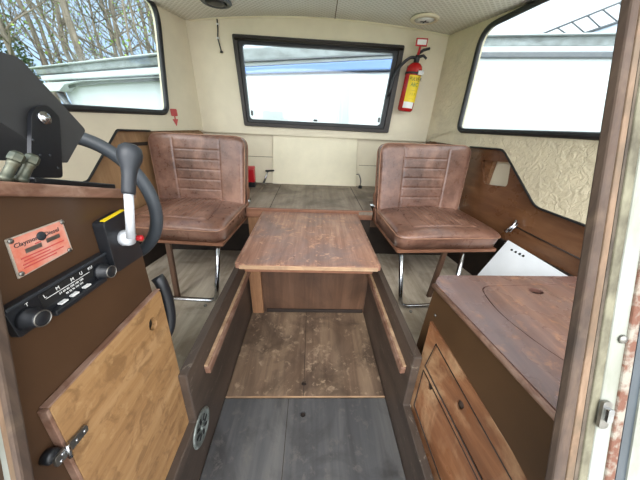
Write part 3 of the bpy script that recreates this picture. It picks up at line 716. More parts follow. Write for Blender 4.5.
# name plate
pq = [at(4, 240, 0, CX+.001), at(61, 219.5, 0, CX+.001), at(71.5, 249.5, 0, CX+.001), at(17.5, 279, 0, CX+.001)]
bm = B(); plate(bm, pq, [], (1, 0, 0), .0015); np_ = obj('name_plate', bm, 'plate_edge', t, 'faded orange maker plate')
ce = sum(pq, Vector())/4; inn = [ce+(p-ce)*.94 for p in pq]
bm = B(); plate(bm, [p+X*.0015 for p in inn], [], (1, 0, 0), .0006); obj('plate_face', bm, 'plate', np_)
pu = (pq[1]-pq[0]).normalized(); pv = (pq[0]-pq[3]).normalized(); W = (pq[1]-pq[0]).length; Hh = (pq[0]-pq[3]).length
def pl(u, v): return ce + pu*u*W + pv*v*Hh + X*.0026
text('plate_text', 'Claymore', .0085, pl(-.22, .27), pu, pv, 'knob', np_)
text('plate_text', 'Diesel', .0085, pl(.22, .27), pu, pv, 'knob', np_)
bm = B(); lathe(bm, [(0, 0), (.0065, 0), (.006, .0006), (0, .0006)], pl(.02, .27), (1, 0, 0), 18); obj('plate_emblem', bm, 'knob', np_, 'round dark emblem')
for u0, u1, v in ((-.30, -.02, .06), (.08, .34, .10)):
    bm = B(); plate(bm, [pl(u0, v-.055), pl(u1, v-.055), pl(u1, v+.055), pl(u0, v+.055)], [], (1, 0, 0), .0004); obj('stamp', bm, 'steel', np_, 'grey stamped number field')
bm = B()
for v, a, b2 in ((-.08, -.40, .40), (-.16, -.36, .10), (-.24, -.40, .36), (-.32, -.40, .2), (.15, -.12, -.02)):
    plate(bm, [pl(a, v-.012), pl(b2, v-.012), pl(b2, v+.012), pl(a, v+.012)], [], (1, 0, 0), .0004)
obj('print_lines', bm, 'redprint', np_, 'lines of small print')
for u, v in ((-.46, .42), (.46, .42), (-.46, -.42), (.46, -.42)):
    bm = B(); lathe(bm, [(0, 0), (.0035, 0), (.003, .001), (0, .0015)], pl(u, v), (1, 0, 0), 10); obj('rivet', bm, 'steel', np_)

# radio (set into the console face)
rx = CX+.001
RA, RB = at(9, 303, 0, rx+.02), at(103, 250, 0, rx+.02)
RC, RD = at(119, 272, 0, rx+.02), at(16, 346, 0, rx+.02)
_c = [at(11.6, 306, 0, -.374), at(103, 253, 0, -.374), at(112, 274, 0, -.374), at(16, 341, 0, -.374)]; ru = ((_c[1]-_c[0])+(_c[2]-_c[3])).normalized(); rv = X.cross(ru).normalized()
t = thing('car_radio', 'old black car radio with a white dial scale and two knobs on the console', 'radio', (CX, .31, .775))
ro = sum(_c, Vector())/4; ro.x = CX; RW, RH = .158, .046
def rp(u, v, d=0): return ro + ru*u*RW + rv*v*RH + X*d
bm = B(); plate(bm, fillet_closed([rp(-.5, -.5, .0005), rp(.5, -.5, .0005), rp(.5, .5, .0005), rp(-.5, .5, .0005)], .004, 3), [], X, .010); obj('faceplate', bm, 'black', t, bevel=.002)
bm = B(); plate(bm, [rp(-.5, .40, .010), rp(.5, .40, .010), rp(.5, .5, .010), rp(-.5, .5, .010)], [], X, .004); obj('top_bezel', bm, 'knob', t, bevel=.001)
bm = B(); plate(bm, [rp(-.24, -.5, .010), rp(.36, -.5, .010), rp(.36, -.30, .010), rp(-.24, -.30, .010)], [], X, .010); obj('button_bar', bm, 'black', t, bevel=.002)
for u in (-.39, .37):
    bm = B(); lathe(bm, [(0, 0), (.015, 0), (.015, .006), (.0115, .008), (.0115, .018), (.010, .020), (0, .020)], rp(u, -.10 if u < 0 else -.12, .010), (1, 0, 0), 26); k_ = obj('knob', bm, 'black', t)
    bm = B(); tube(bm, circ(rp(u, -.10 if u < 0 else -.12, .030), .0105, Y, Z, 24), .0009, 6, closed=True); obj('knob_ring', bm, 'steel', k_)
bm = B(); plate(bm, [rp(-.26, -.12, .0102), rp(.30, -.12, .0102), rp(.30, .36, .0102), rp(-.26, .36, .0102)], [], X, .001); obj('dial_glass', bm, 'ink', t)
for s_, u, v, sz in (('L', -.22, .23, .0075), ('M', -.10, .24, .0075), ('M', .05, .24, .0075), ('U', .15, .26, .0075), ('KU', .26, .26, .0065), ('54 60 80 100 140 160', .02, .04, .0046), ('88 92 96 100 104', .04, -.08, .0042), ('T', -.36, .30, .007)):
    text('dial_text', s_, sz, rp(u, v, .0125), ru, rv, 'white', t, w=1.0)
bm = B(); plate(bm, [rp(-.22, .12, .0115), rp(.24, .12, .0115), rp(.24, .135, .0115), rp(-.22, .135, .0115)], [], X, .0006); obj('scale_line', bm, 'white', t)
for u in (-.12, .0, .14):
    bm = B(); plate(bm, [rp(u-.035, -.27, .0115), rp(u+.035, -.27, .0115), rp(u+.035, -.22, .0115), rp(u-.035, -.22, .0115)], [], X, .006); obj('push_button', bm, 'white', t)

# throttle
t = thing('throttle_control', 'black side mounted throttle box with a white lever and charcoal knob', 'throttle', (CX, .42, .79))
tq = [at(103, 223, 0, -.364), at(126, 210, 0, -.364), at(144, 255, 0, -.364), at(117, 273, 0, -.364)]
bm = B(); plate(bm, fillet_closed(tq, .008, 4), [], (-1, 0, 0), .0205); obj('control_box', bm, 'black', t, bevel=.004, seg=3)
yq = [tq[0]+Vector((.0, .004, .0005)), tq[1]+Vector((0, -.004, .0005)), tq[1]+Vector((-.008, -.004, .0005)), tq[0]+Vector((-.008, .004, .0005))]
bm = B(); plate(bm, yq, [], Z, .0015); obj('yellow_strip', bm, 'yellow', t, 'yellow strip on the top edge')
hb = at(131, 238, 0, -.350)
bm = B(); lathe(bm, [(0, -.014), (.0155, -.014), (.0155, -.004), (.0135, .002), (0, .003)], hb, (1, 0, 0), 26); obj('hub', bm, 'white_enamel', t)
l0 = at(131, 238, 0, -.342); l1 = at(128.5, 192, 0, -.330); l2 = at(129, 165, 0, -.328); l3 = at(130, 152, 0, -.328)
bm = B(); tube(bm, [l0, l1], [.0075, .0075], 14); lv = obj('lever', bm, 'white_enamel', t)
def lerp(a, b, k): return a*(1-k)+b*k
d_ = (l3-l1).normalized(); LL = (at(129, 144, 0, -.328)-l1).length
bm = B(); lathe(bm, [(0, -.004), (.0098, -.004), (.0108, 0), (.0112, LL*.35), (.013, LL*.5), (.0185, LL*.68), (.0195, LL*.80), (.017, LL*.93), (.010, LL*1.0), (0, LL*1.02)], l1, d_, 28); obj('grip', bm, 'knob', lv, 'charcoal rubber grip')
rb = at(137, 238, 0, -.347)
bm = B(); lathe(bm, [(0, 0), (.0055, 0), (.0055, .009), (.004, .011), (0, .011)], rb, (1, .2, 0), 16); obj('neutral_button', bm, 'red_plastic', t, 'small red button')

# steering wheel on the forward face of the console
wc = Vector((-.562, .60, .862)); Rw = .161
t = thing('steering_wheel', 'grey rimmed steering wheel behind the console', 'steering wheel', (wc.x, wc.y, wc.z-Rw))
bm = B(); tube(bm, circ(wc, Rw, X, Z, 64), .0150, 14, closed=True); obj('rim', bm, 'wheel', t)
for a in (math.radians(200), math.radians(245), math.radians(290)):
    e_ = wc + Vector((math.cos(a), 0, math.sin(a)))*(Rw-.006)
    bm = B(); tube(bm, [wc+Vector((0, -.02, 0)), (wc+e_)/2+Vector((0, -.012, 0)), e_], [.010, .009, .008], 10); obj('spoke', bm, 'black', t)
bm = B(); lathe(bm, [(0, -.035), (.035, -.03), (.04, 0), (.03, .01), (0, .012)], wc, (0, 1, 0), 24); obj('hub', bm, 'black', t)
bm = B(); tube(bm, [wc, wc+Vector((0, -.128, 0))], .012, 12); obj('shaft', bm, 'steel', t)

# black grab loop low on the forward edge of console
a = at(163, 283, 1, .535); b_ = at(171, 330, 1, .50)
t = thing('grab_loop', 'black plastic loop on the forward edge of the console beside the wooden door', 'handle', b_)
gl_ = [at(157, 277, 0, -.389), at(161, 282, 0, -.380), at(167, 297, 0, -.376), at(170, 313, 0, -.376), at(170, 326, 0, -.380), at(166, 335, 0, -.389)]
bm = B(); tube(bm, fillet(gl_, .02, 4), .0145, 12); obj('loop', bm, 'black', t)

# instrument box on the console with its bracket
t = thing('instrument_box', 'large dark grey instrument case tilted on a bracket on top of the console', 'instrument', (-.55, .40, .97))
ip = [at(-48, 40, 0, -.42), at(-20, 46, 0, -.42), at(19, 57, 0, -.42), at(86, 130, 0, -.42), at(67, 164, 0, -.42), at(0, 122, 0, -.42), at(-40, 96, 0, -.42)]
ip = fillet_closed(ip, [.005, .002, .008, .006, .006, .002, .005], 4)
bm = B(); plate(bm, ip, [], (-1, 0, 0), .26); obj('case', bm, 'grey_case', t, bevel=.004, seg=3)
bp = [at(31, 178, 0, -.408), at(31.5, 115, 0, -.408), at(36, 107, 0, -.408), at(47, 104.5, 0, -.408), at(60, 117, 0, -.408), at(63, 178, 0, -.408)]
bm = B(); plate(bm, fillet_closed(bp, .006, 3), [], (-1, 0, 0), .006); br = obj('bracket', bm, 'black_paint', t, 'black bracket plate', bevel=.0015)
bm = B(); lathe(bm, [(0, 0), (.009, 0), (.009, .002), (.006, .002), (.005, .005), (0, .006)], at(44, 118, 0, -.408), (1, 0, 0), 20); obj('bolt', bm, 'chrome', br)
for px, py in ((33, 140), (33, 160), (40, 155), (50, 155), (58, 168)):
    bm = B(); lathe(bm, [(0, 0), (.0018, 0), (.0014, .0008), (0, .001)], at(px, py, 0, -.408), (1, 0, 0), 8); obj('rivet', bm, 'knob', br)
bb = at(62, 178, 0, -.408)
bm = B(); yb = .375
plate(bm, [(-.66, .36, ctop(.36)+.0036), (-.66, .50, ctop(.50)+.0036), (-.402, .50, ctop(.50)+.0036), (-.402, .36, ctop(.36)+.0036)], [], (0, .3, 1), .009); obj('base_plate', bm, 'black_paint', t, bevel=.002)

# two cable glands beside bracket
def gland(px, py, label, rr, tilt_):
    c = at(px, 178, 0, -.403); c.z = ctop(c.y)+.0042
    t = thing('cable_gland', label, 'fitting', c, 0, None)
    ax = Vector((.25, tilt_, 1)).normalized()
    bm = B(); lathe(bm, [(0, 0), (rr*1.25, 0), (rr*1.25, .006), (rr, .008), (rr*.95, .024), (rr*1.1, .025), (rr*1.1, .030), (0, .030)], c, ax, 22); obj('body', bm, 'brass', t)
    bm = B(); lathe(bm, [(0, .030), (rr*1.35, .030), (rr*1.4, .034), (rr*1.3, .040), (rr*.8, .043), (0, .043)], c, ax, 6, False); obj('hex_nut', bm, 'brass', t)
gland(2, 177, 'brass cable gland on the console, nearer the left photo edge', .0058, .8)
gland(18, 177, 'brass cable gland on the console, next to the black bracket', .0058, .8)
c = at(14, 180, 0, -.41); c.z = ctop(c.y)+.0075
bm = B(); tube(bm, [c+Vector((0, -.06, .018)), c+Vector((0, .0, .001)), c+Vector((-.01, .035, -.008))], .004, 10); tag(obj('pipe', bm, 'brass'), 'short brass pipe lying along the console edge beside the cable glands', 'pipe')

# ================================================================== RIGHT LOCKER
t = thing('side_locker', 'brown laminate locker with a worn mahogany top on the right', 'locker', (.75, .45, .15))
T0, T1, T2 = Vector((.424, .655, .60)), Vector((.460, .700, .60)), Vector((1.06, .700, .60))
outer = [(.500, .10, .60), (.4255, .648, .60), (.462, .694, .60), (1.10, .705, .60), (1.20, .10, .60)]
hc = [at(484, 286, 2, .60), at(512, 284, 2, .60), at(590, 285, 2, .60), Vector((1.02, .18, .60)), Vector((.66, .24, .60)), at(572, 364, 2, .60), at(540, 345, 2, .60), at(505, 310, 2, .60)]
hc = fillet_closed([at(479, 286, 2, .60), at(592, 283, 2, .60), Vector((1.05, .17, .60)), Vector((.70, .20, .60)), at(557, 358, 2, .60), at(497, 312, 2, .60)], [.04, .05, .06, .08, .10, .06], 8)
ch = sum(hc, Vector())/len(hc); hin = [ch+(p-ch)*.990 for p in hc]
bm = B(); plate(bm, fillet_closed(outer, [0, .02, .02, 0, 0], 4), [hc], -Z, .020); obj('top', bm, 'locker_top', t, bevel=.002)
hh = at(536, 291, 2, .60)
bm = B(); plate(bm, hin, [circ(hh, .022, X, Y, 22, .016)], -Z, .016); ht = obj('hatch', bm, 'locker_top', t, 'rounded lift out hatch', bevel=.001)
bm = B(); plate(bm, [p-Z*.0205 for p in hc], [], -Z, .004); obj('hatch_ledge', bm, 'ink', t, 'dark ledge under the hatch')
bm = B(); plate(bm, [(.500, .10, .579), (.4285, .645, .579), (.4285, .645, .30), (.500, .10, .30)], [], (1, .13, 0), .018); obj('side_panel', bm, 'console_r', t)
bm = B(); plate(bm, [(.430, .645, .579), (.464, .690, .579), (.464, .690, .151), (.430, .645, .151)], [], (.8, -.6, 0), .012); obj('corner_panel', bm, 'console_r', t)
bm = B(); plate(bm, [(.464, .690, .579), (1.10, .700, .579), (1.10, .700, .151), (.464, .690, .151)], [], (0, -1, 0), .014); obj('end_panel', bm, 'console_r', t)
bm = B(); box(bm, (.525, .102, .1505), (1.15, .116, .5785)); obj('aft_panel', bm, 'console_r', t)
bm = B(); tube(bm, [(.4965, .10, .590), (.4235, .648, .590)], .008, 8); obj('edge_moulding', bm, 'trim', t, 'worn rounded edge moulding')
for pp in ((432, 306),):
    bm = B(); lathe(bm, [(0, 0), (.005, 0), (.004, .003), (0, .004)], (.4315, .60, .50), (-1, 0, 0), 10); obj('screw', bm, 'steel', t)

t = thing('locker_front', 'orange varnished plywood locker front with two finger hole doors on the right', 'locker front', (.39, .3, .14))
A_, B_q, C_q = at(431, 322, 0, .425), at(408, 409, 0, .381), at(528, 480, 0, .485)
FN = (B_q-A_).cross(C_q-A_).normalized()
if FN.x < 0: FN = -FN                                # points into the locker
def lp(px, py, d=0): return atp(px, py, A_, FN) + FN*d
def ext(a, b, k): return a + (b-a)*k
fo = [lp(430, 321), ext(lp(430, 321), lp(530, 479), 1.45), ext(lp(407, 411), lp(428, 480), 1.9), lp(407, 411)]
d1 = [lp(436, 344), ext(lp(436, 344), lp(509, 475), 1.3), ext(lp(425, 366), lp(482, 480), 1.3), lp(425, 366)]
d2 = [lp(423.5, 370), ext(lp(423.5, 370), lp(478, 480), 1.3), ext(lp(415, 412), lp(440, 480), 1.45), lp(414, 405)]
bm = B(); plate(bm, fo, [fillet_closed(d1, .005, 2), fillet_closed(d2, .005, 2)], FN, .014); obj('face_frame', bm, 'locker_front', t, bevel=.0015)
def shrink(l, k=.978): c = sum(l, Vector())/len(l); return [c+(p-c)*k for p in l]
g1, g2_ = lp(459, 405), lp(429, 386)
fu = (lp(509, 475)-lp(436, 344)).normalized(); fv = FN.cross(fu)
for dd, gg, lb in ((d1, g1, 'upper narrow door'), (d2, g2_, 'lower door')):
    bm = B(); plate(bm, [p+FN*.003 for p in shrink(dd)], [circ(gg+FN*.003, .011, fu, fv, 20, .015)], FN, .008); d_o = obj('door', bm, 'locker_front', t, lb, bevel=.001)
    bm = B(); tube(bm, dd, .0024, 6, closed=True); obj('groove', bm, 'dark', t, 'dark gap around the door')
    bm = B(); lathe(bm, [(0, 0), (.017, 0), (.017, .001), (0, .001)], gg+FN*.0112, FN, 18); obj('finger_hole', bm, 'coaming', d_o, 'dark finger hole')
bm = B(); plate(bm, [p+FN*.0145 for p in shrink(fo, .97)], [], FN, .003); obj('backing', bm, 'ink', t)

# white sheet leaning between seat and locker
wq = [atp(508, 240, (1.068, 1.129, .535), RN), atp(566, 275, (1.068, 1.129, .535), RN)]
t = thing('white_board', 'white plastic board with small holes standing between the right seat and the locker', 'board', (1.0, .95, .151))
a0, a1 = Vector((1.098, 1.16, .545)), Vector((1.150, .80, .525))
a0, a1 = wq[0], wq[1]
b0 = Vector((a0.x-.15, a0.y+.00, .152)); b1 = Vector((a1.x-.15, a1.y, .152)); a1 = a1 + (a1-a0)*.15; b1 = b1+(b1-b0)*.15
nn = (a1-a0).cross(b0-a0).normalized()
if nn.x < 0: nn = -nn
bm = B(); plate(bm, [a0, a1, b1, b0], [], nn, .006); obj('sheet', bm, 'white_plastic', t, bevel=.001)
for px, py in ((512, 250), (516, 252), (520, 254), (523.5, 256)):
    c = atp(px, py, a0, nn); bm = B(); lathe(bm, [(0, 0), (.006, 0), (.006, .001), (0, .001)], c-nn*.0015, -nn, 12); obj('hole', bm, 'ink', t)

# ================================================================== COMPANIONWAY POSTS (near the viewer)
qa = math.radians(19); PP = Vector((0, .25, .94)); PD = Vector((0, math.sin(qa), math.cos(qa))); PN = Vector((0, math.cos(qa), -math.sin(qa)))
def pp(x, l, d=0): return PP + Vector((x, 0, 0)) + PD*l - PN*d      # d = towards the viewer
def strip(bm, x0a, x1a, x0b, x1b, l0, l1, d0, d1_):
    """x0a,x1a at l0 ; x0b,x1b at l1 ; from depth d0 to d1"""
    plate(bm, [pp(x0a, l0, d1_), pp(x1a, l0, d1_), pp(x1b, l1, d1_), pp(x0b, l1, d1_)], [], PN, d1_-d0)
    return bm
l0, l1 = -.62, .62
def edge(pa, pb, d):
    """a line on the frame, read at rows 100 and 440 of the photo, as x at l0 and l1"""
    a, b = atp(pa, 100, PP - PN*d, PN), atp(pb, 440, PP - PN*d, PN); la_, lb_ = (a-PP).dot(PD), (b-PP).dot(PD)
    f_ = lambda l: a.x + (b.x-a.x)*(l-la_)/(lb_-la_)
    return f_(l0), f_(l1)
def vstrip(name, ia, ib, oa, ob, dback, dfront, m, lab, bev=.0015, inner_back=False):
    i0, i1 = edge(ia, ib, dback if inner_back else dfront); o0, o1 = edge(oa, ob, dfront)
    bm = B(); strip(bm, i0, o0, i1, o1, l0, l1, dback, dfront); return struct(name, bm, m, lab, bevel=bev)
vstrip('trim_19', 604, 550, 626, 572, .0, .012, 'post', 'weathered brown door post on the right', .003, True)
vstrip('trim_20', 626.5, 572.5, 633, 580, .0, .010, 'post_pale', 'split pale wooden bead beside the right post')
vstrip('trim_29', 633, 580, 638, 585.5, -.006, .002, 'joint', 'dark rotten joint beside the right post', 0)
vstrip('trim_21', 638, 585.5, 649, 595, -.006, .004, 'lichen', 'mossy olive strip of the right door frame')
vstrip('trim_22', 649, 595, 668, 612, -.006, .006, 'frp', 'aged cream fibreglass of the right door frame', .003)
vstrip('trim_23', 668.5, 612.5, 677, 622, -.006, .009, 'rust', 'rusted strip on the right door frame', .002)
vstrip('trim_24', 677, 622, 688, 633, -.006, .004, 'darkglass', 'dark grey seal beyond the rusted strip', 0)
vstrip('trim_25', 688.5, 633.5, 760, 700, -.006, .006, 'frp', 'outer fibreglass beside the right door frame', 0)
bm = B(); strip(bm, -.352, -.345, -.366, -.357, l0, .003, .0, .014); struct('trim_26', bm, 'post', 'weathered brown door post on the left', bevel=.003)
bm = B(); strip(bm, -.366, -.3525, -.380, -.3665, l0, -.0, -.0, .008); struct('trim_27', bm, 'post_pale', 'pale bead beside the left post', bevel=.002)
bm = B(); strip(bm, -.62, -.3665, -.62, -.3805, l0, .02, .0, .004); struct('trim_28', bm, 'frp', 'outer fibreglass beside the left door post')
# latch block and screw on the fibreglass
N2 = -PN
c = atp(602, 413, PP-PN*.0065, PN); 
t = thing('frame_latch', 'small scratched metal striker on the cream fibreglass of the right door frame', 'latch', c)
bm = B(); plate(bm, rrect(c+N2*.0005, .013, .040, .005, X, PD), [], N2, .004); obj('striker_plate', bm, 'steel', t, bevel=.001)
bm = B(); plate(bm, rrect(c+N2*.0046+PD*.003, .008, .020, .003, X, PD), [], N2, .005); obj('striker', bm, 'chrome', t, bevel=.001)
c = atp(622, 339, PP-PN*.0065, PN)
bm = B(); lathe(bm, [(0, 0), (.006, 0), (.005, .002), (0, .003)], c+N2*.0005, N2, 14); tag(obj('screw_head', bm, 'steel'), 'grey screw head on the cream fibreglass above the metal striker', 'screw')

# ================================================================== OUTSIDE
bm = B(); box(bm, (-1.5, -2.6, .18), (1.5, -.32, .22)); o = struct('floor_4', bm, 'yard_deck', 'unseen pale cockpit sole behind the doorway, added for bounce light')  # out of view, added to bounce daylight up to the ceiling
GZ = -1.5
bm = B(); bmesh.ops.create_grid(bm, x_segments=40, y_segments=40, size=60)
for v in bm.verts:
    v.co.z = GZ + .25*noise.noise(Vector((v.co.x*.12, v.co.y*.12, 0)))
    if v.co.x < -6: v.co.z += min(2.2, (-6-v.co.x)*.16)
o = obj('ground', bm, 'ground'); o['kind'] = 'structure'; o['label'] = 'green grass around the boats'; o['category'] = 'ground'

def side(P1, P2):
    P1, P2 = Vector((P1.x, P1.y, 0)), Vector((P2.x, P2.y, 0)); u = (P2-P1).normalized(); n = Vector((-u.y, u.x, 0))
    if n.dot(P1) < 0: n = -n                     # n points away from the cabin
    return P1, u, n
def slab(name, P1, u, n, a, b, z0, z1, out, depth, m, parent, label=None, bevel=.015):
    bm = B(); p = P1 - n*out; plate(bm, [p+u*a+Z*z0, p+u*b+Z*z0, p+u*b+Z*z1, p+u*a+Z*z1], [], n, depth)
    return obj(name, bm, m, parent, label, bevel=bevel)
# boat ahead
yA = 3.2
def fwd(px, py, y=yA): return at(px, py, 1, y)
t = thing('neighbour_boat', 'white boat with a pale blue stripe seen through the forward window', 'boat', (0, 3.9, GZ+.05))
def band(name, yl0, yr0, yl1, yr1, yy, dep, m, lab=None, bev=.012):
    a, b2, c2_, d2 = fwd(242, yl0, yy), fwd(396, yr0, yy), fwd(396, yr1, yy), fwd(242, yl1, yy)
    k1, k2 = (-1.15-a.x)/(b2.x-a.x), (1.3-a.x)/(b2.x-a.x)
    bm = B(); plate(bm, [a.lerp(b2, k1), a.lerp(b2, k2), d2.lerp(c2_, k2), d2.lerp(c2_, k1)], [], Y, dep); return obj(name, bm, m, t, lab, bevel=bev)
q1, q2 = fwd(242, 74), fwd(396, 69)
bm = B(); plate(bm, [(-1.05, yA, GZ+.05), (1.2, yA, GZ+.05), (1.3, yA, q2.z), (-1.15, yA, q1.z)], [], Y, 1.3); obj('hull', bm, 'hull', t, bevel=.06, seg=4)
band('stripe', 74, 69, 67, 58.5, yA-.03, .5, 'blue', 'pale blue stripe')
band('cove', 67, 58.5, 62, 54.5, yA-.01, .6, 'hull')
band('grab_rail', 62, 54.5, 60.5, 53.2, yA-.05, .06, 'strake')
band('bulwark', 61, 54, 48, 40, yA+.03, 1.1, 'hull_grey', 'weathered bulwark')
# boat to the right
t = thing('neighbour_boat', 'white boat with a grey rubbing strake close outside the right window', 'boat', (4, 5, GZ+.05))
P1, u, n = side(Vector((2.25, 4.63, 0)), Vector((4.12, 4.17, 0)))
def zr(py): return atp(545, py, P1, n).z
slab('bulwark', P1, u, n, 0, 6, zr(46), zr(35.5), -.03, 1.6, 'hull_grey', t, 'weathered bulwark')
slab('cap_rail', P1, u, n, 0, 6, zr(35.5), zr(34), .04, 1.7, 'hull', t)
slab('toe_rail', P1, u, n, 0, 6, zr(52.5), zr(46), .0, 1.6, 'hull', t)
slab('rubbing_strake', P1, u, n, 0, 6, zr(58.5), zr(52.5), .05, 1.6, 'strake', t, 'grey rubbing strake')
bm = B(); z0_ = zr(58.5)
pr = [(0, z0_), (-.02, z0_-.5), (.12, z0_-1.4), (.5, GZ+.3), (.9, GZ+.05), (1.6, GZ+.05), (1.6, z0_)]
plate(bm, [P1+n*a+Z*z for a, z in pr], [], u, 6); obj('hull', bm, 'hull', t)
# shed with battened roof far right
t = thing('shed', 'pale blue battened roof slope rising beyond the right hand boat', 'shed', (11, 9, GZ))
SP, SN = Vector((0, 11, 0)), Vector((.25, 1, 0)).normalized()
def sh(px, py, d=0): return atp(px, py, SP, SN) - SN*d
bm = B(); a, b2, c2_ = sh(583, 34), sh(660, 8), sh(720, -12)
plate(bm, [a, c2_, Vector((c2_.x, c2_.y, GZ)), Vector((a.x, a.y, GZ))], [], SN, 4); obj('roof_panel', bm, 'roof', t)
bm = B(); tube(bm, [sh(540, 35, .05), sh(720, -38, .05)], .025, 8); obj('ladder_rail', bm, 'strake', t, 'dark upper rail')
bm = B(); tube(bm, [sh(583, 34, .05), sh(720, -12, .05)], .035, 8); obj('ladder_rail', bm, 'strake', t, 'dark lower rail')
for x1, y1, x2, y2 in ((556, 28, 566, 35), (570, 22, 583, 33), (586, 16, 600, 29), (601, 10, 617, 23), (617, 3, 634, 17), (634, -4, 652, 11)):
    bm = B(); tube(bm, [sh(x1, y1, .05), sh(x2, y2, .05)], .018, 6); obj('rung', bm, 'strake', t)
# boat to the left
t = thing('neighbour_boat', 'white boat with a weathered gunwale outside the left window', 'boat', (-3.4, 5, GZ+.05))
P1, u, n = side(Vector((-1.40, 3.12, 0)), Vector((-4.60, 4.92, 0)))
def zl(py): return atp(120, py, P1, n).z
eL = (atp(37, 75, P1, n)-P1).dot(u)
slab('cap_rail', P1, u, n, 0, eL+.1, zl(59.5), zl(58), .05, 1.0, 'hull', t)
slab('gunwale', P1, u, n, 0, eL, zl(68), zl(59.5), .0, 1.0, 'hull_grey', t, 'weathered gunwale')
slab('groove', P1, u, n, 0, eL-.05, zl(69.5), zl(68), -.02, .9, 'strake', t)
slab('topside', P1, u, n, 0, eL-.1, zl(76.5), zl(69.5), .0, 1.0, 'hull', t)
aa = (atp(60, 90, P1, n)-P1).dot(u)
ar = [atp(66, 84, P1, n), atp(61, 88, P1, n), atp(62, 93, P1, n), atp(69, 99, P1, n), atp(74, 106, P1, n)]
lowp = [P1+Z*zl(76.5), P1+u*(eL-.3)+Z*zl(76.5), atp(42, 91, P1, n), ar[1]]
bm = B(); plate(bm, [atp(170, 76, P1, n), atp(40, 83, P1, n), atp(44, 91, P1, n), atp(59, 91, P1, n), atp(64, 84.5, P1, n), atp(80, 80.5, P1, n), atp(170, 75.9, P1, n)], [], n, .18); obj('counter', bm, 'hull', t)
hb0 = P1+n*.16
def hl_(px, py): return atp(px, py, hb0, n)
bm = B(); plate(bm, [hb0+Z*zl(76), hl_(66, 82), hl_(66, 92), hl_(74, 108), Vector((hl_(80, 112).x, hl_(80, 112).y, GZ+.05)), hb0+Z*(GZ+.05)], [], n, .8); obj('hull', bm, 'hull', t)
bm = B(); tube(bm, fillet([hl_(168, 76.5)-n*.06, hl_(110, 80)-n*.06, hl_(80, 83)-n*.06, hl_(63, 89)-n*.06, hl_(66, 96)-n*.06, hl_(75, 108)-n*.06], .12, 6), .05, 8); obj('shade_line', bm, 'strake', t, 'dark tube standing for the shade under the overhang')  # dark tube drawn as the shade below the overhang and round the arch

# trees
def tree(x, y, h, seed, label, group, leaf, dens, kind='bare'):
    rnd = random.Random(seed); gz = GZ - .3
    if x < -6: gz += min(2.2, (-6-x)*.16)
    t = thing('woodland_tree', label, 'tree', (x, y, gz), 0, group)
    bm = B(); lv = B()
    def leafat(p, s):
        n = Vector((rnd.uniform(-1, 1), rnd.uniform(-1, 1), rnd.uniform(-1, 1))).normalized(); u = n.orthogonal().normalized()*s; v = n.cross(u)
        lv.faces.new([lv.verts.new(p+a) for a in (u, v, -u, -v)])
    base = Vector((x, y, gz)); pts = [base]; n = 9
    for k in range(1, n+1):
        pts.append(base + Vector((rnd.uniform(-.12, .12)*k*.4, rnd.uniform(-.12, .12)*k*.4, h*k/n)))
    r0 = h*.0062*rnd.uniform(.6, 1.6)
    tube(bm, pts, [r0*(1-.85*k/n) for k in range(n+1)], 7)
    for b in range(15):
        k = rnd.uniform(.18, .95); i = int(k*n); p = pts[i].lerp(pts[min(i+1, n)], k*n-i)
        a = rnd.uniform(0, 2*pi); ln = h*.30*(1.1-k)*rnd.uniform(.7, 1.3)+.5
        d = Vector((math.cos(a), math.sin(a), rnd.uniform(.25, 1.0))).normalized()
        q = [p]; 
        for s in range(5):
            d = (d + Vector((rnd.uniform(-.35, .35), rnd.uniform(-.35, .35), rnd.uniform(-.1, .3)))).normalized(); q.append(q[-1]+d*ln/5)
        rb_ = r0*.4*(1-.6*k); tube(bm, q, [rb_*(1-.8*s/5) for s in range(6)], 5)
        for w_ in range(5):
            j = rnd.randint(1, 4); dd = (d+Vector((rnd.uniform(-1, 1), rnd.uniform(-1, 1), rnd.uniform(-.3, .9)))).normalized(); L_ = ln*.4
            tube(bm, [q[j], q[j]+dd*L_*.5, q[j]+dd*L_+Vector((0, 0, .06))], [rb_*.35, rb_*.25, rb_*.1], 4)
            for z in range(dens):
                leafat(q[j]+dd*L_*rnd.uniform(.2, 1.2)+Vector((rnd.gauss(0, .16), rnd.gauss(0, .16), rnd.gauss(0, .16))), rnd.uniform(.025, .06))
    obj('trunk', bm, 'bark', t)
    if dens: obj('foliage', lv, leaf, t)
    else: lv.free()
rt = random.Random(11); spots = []
for i in range(400):
    ang = math.radians(rt.uniform(112, 166)); d = rt.uniform(14, 30); x, y = d*math.cos(ang), d*math.sin(ang)
    if all((x-a)**2+(y-b)**2 > 2.4 for a, b in spots): spots.append((x, y))
    if len(spots) == 60: break
for i, (x, y) in enumerate(spots):
    tree(x, y, rt.uniform(11, 17), i+3, 'tall bare spring tree in the wood seen through the left window', 'woodland trees beyond the left window', 'leaf', 4)
def bush(x, y, r, h, seed, m, label, group, n=3200):
    rnd = random.Random(seed); gz = GZ-.1 + (min(2.2, (-6-x)*.16) if x < -6 else 0); bm = B()
    for j in range(n):
        a = rnd.uniform(0, 2*pi); ph = math.acos(rnd.uniform(-.1, 1)); rr = rnd.uniform(.75, 1.0)
        p = Vector((x+r*rr*math.sin(ph)*math.cos(a), y+r*rr*math.sin(ph)*math.sin(a), gz+h*rr*math.cos(ph)*(1+.15*noise.noise(Vector((a, ph*2, seed))))))
        nn_ = Vector((rnd.uniform(-1, 1), rnd.uniform(-1, 1), rnd.uniform(-1, 1))).normalized(); s = rnd.uniform(.05, .10); u = nn_.orthogonal().normalized()*s; v = nn_.cross(u)
        bm.faces.new([bm.verts.new(p+q) for q in (u, v, -u, -v)])
    tag(obj('shrub', bm, m), label, 'shrub', group)
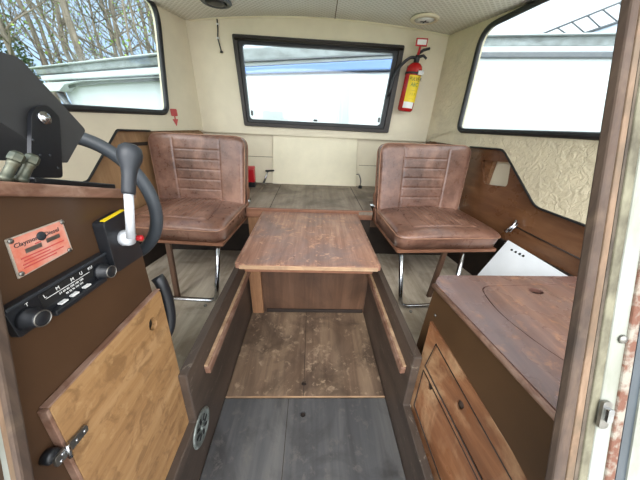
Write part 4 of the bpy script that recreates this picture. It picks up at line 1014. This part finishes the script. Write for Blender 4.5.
for i, (x, y, r, h) in enumerate(((-13, 5.5, 2.2, 2.2), (-12.5, 9.6, 2.3, 2.2), (-10.5, 13.4, 2.2, 2.0), (-15, 1.5, 2.0, 2.0), (-8.2, 16.5, 2.0, 2.0))):
    bush(x, y, r, h, i, 'leaf', 'low bright green shrub at the edge of the wood outside the left window', 'shrubs along the wood')
for i, (x, y, r, h) in enumerate(((-27, 9, 2.4, 8), (-26, 15, 2.4, 7.5), (-21, 20, 2.2, 7), (-28, 4, 2.4, 7))):
    bush(x, y, r, h, i+20, 'pine', 'dark evergreen standing deep in the wood outside the left window', 'evergreens in the wood', 5200)

# ================================================================== LIGHT
wd = bpy.data.worlds.new('world'); S.world = wd; wd.use_nodes = True; nt = wd.node_tree; nt.nodes.clear()
out = nt.nodes.new('ShaderNodeOutputWorld'); bg = nt.nodes.new('ShaderNodeBackground')
tc_ = nt.nodes.new('ShaderNodeTexCoord'); mp = nt.nodes.new('ShaderNodeMapping'); mp.inputs['Scale'].default_value = (1, 1, 2.5)
sp = nt.nodes.new('ShaderNodeSeparateXYZ'); nt.links.new(tc_.outputs['Generated'], sp.inputs[0])
nn_ = nt.nodes.new('ShaderNodeTexNoise'); nn_.inputs['Scale'].default_value = 2.2; nn_.inputs['Detail'].default_value = 5
nt.links.new(tc_.outputs['Generated'], mp.inputs[0]); nt.links.new(mp.outputs[0], nn_.inputs['Vector'])
def wr(src, a, b_, c, d):
    m_ = nt.nodes.new('ShaderNodeMapRange'); m_.interpolation_type = 'SMOOTHSTEP'
    for k_, v_ in zip((1, 2, 3, 4), (a, b_, c, d)): m_.inputs[k_].default_value = v_
    nt.links.new(src, m_.inputs[0]); return m_.outputs[0]
ad = nt.nodes.new('ShaderNodeMath'); ad.operation = 'ADD'
nt.links.new(wr(nn_.outputs['Fac'], .35, .65, -.35, .35), ad.inputs[0]); nt.links.new(wr(sp.outputs[0], -.6, .5, 0, 1), ad.inputs[1])
ad.use_clamp = True
cl = mix(nt, ad.outputs[0], (.24, .33, .46, 1), (.66, .69, .72, 1))          # blue sky to thin bright cloud
sky = mix(nt, wr(sp.outputs[1], .25, -.75, 0, 1), cl, (1.45, 1.5, 1.58, 1))    # extra glare added to light the cabin, on the sun's side behind the viewer
nt.links.new(sky, bg.inputs[0]); bg.inputs[1].default_value = 1.0
nt.links.new(bg.outputs[0], out.inputs[0])
sd = bpy.data.lights.new('sun', 'SUN'); sd.energy = 0.8; sd.angle = math.radians(35); sd.color = (1, .97, .92)
so = bpy.data.objects.new('sun', sd); COL.objects.link(so); so.rotation_euler = (math.radians(48), 0, math.radians(-12))
S.view_settings.view_transform = 'Standard'; S.view_settings.look = 'None'; S.view_settings.gamma = 1
S.view_settings.exposure = 1.75
S.view_settings.use_curve_mapping = False
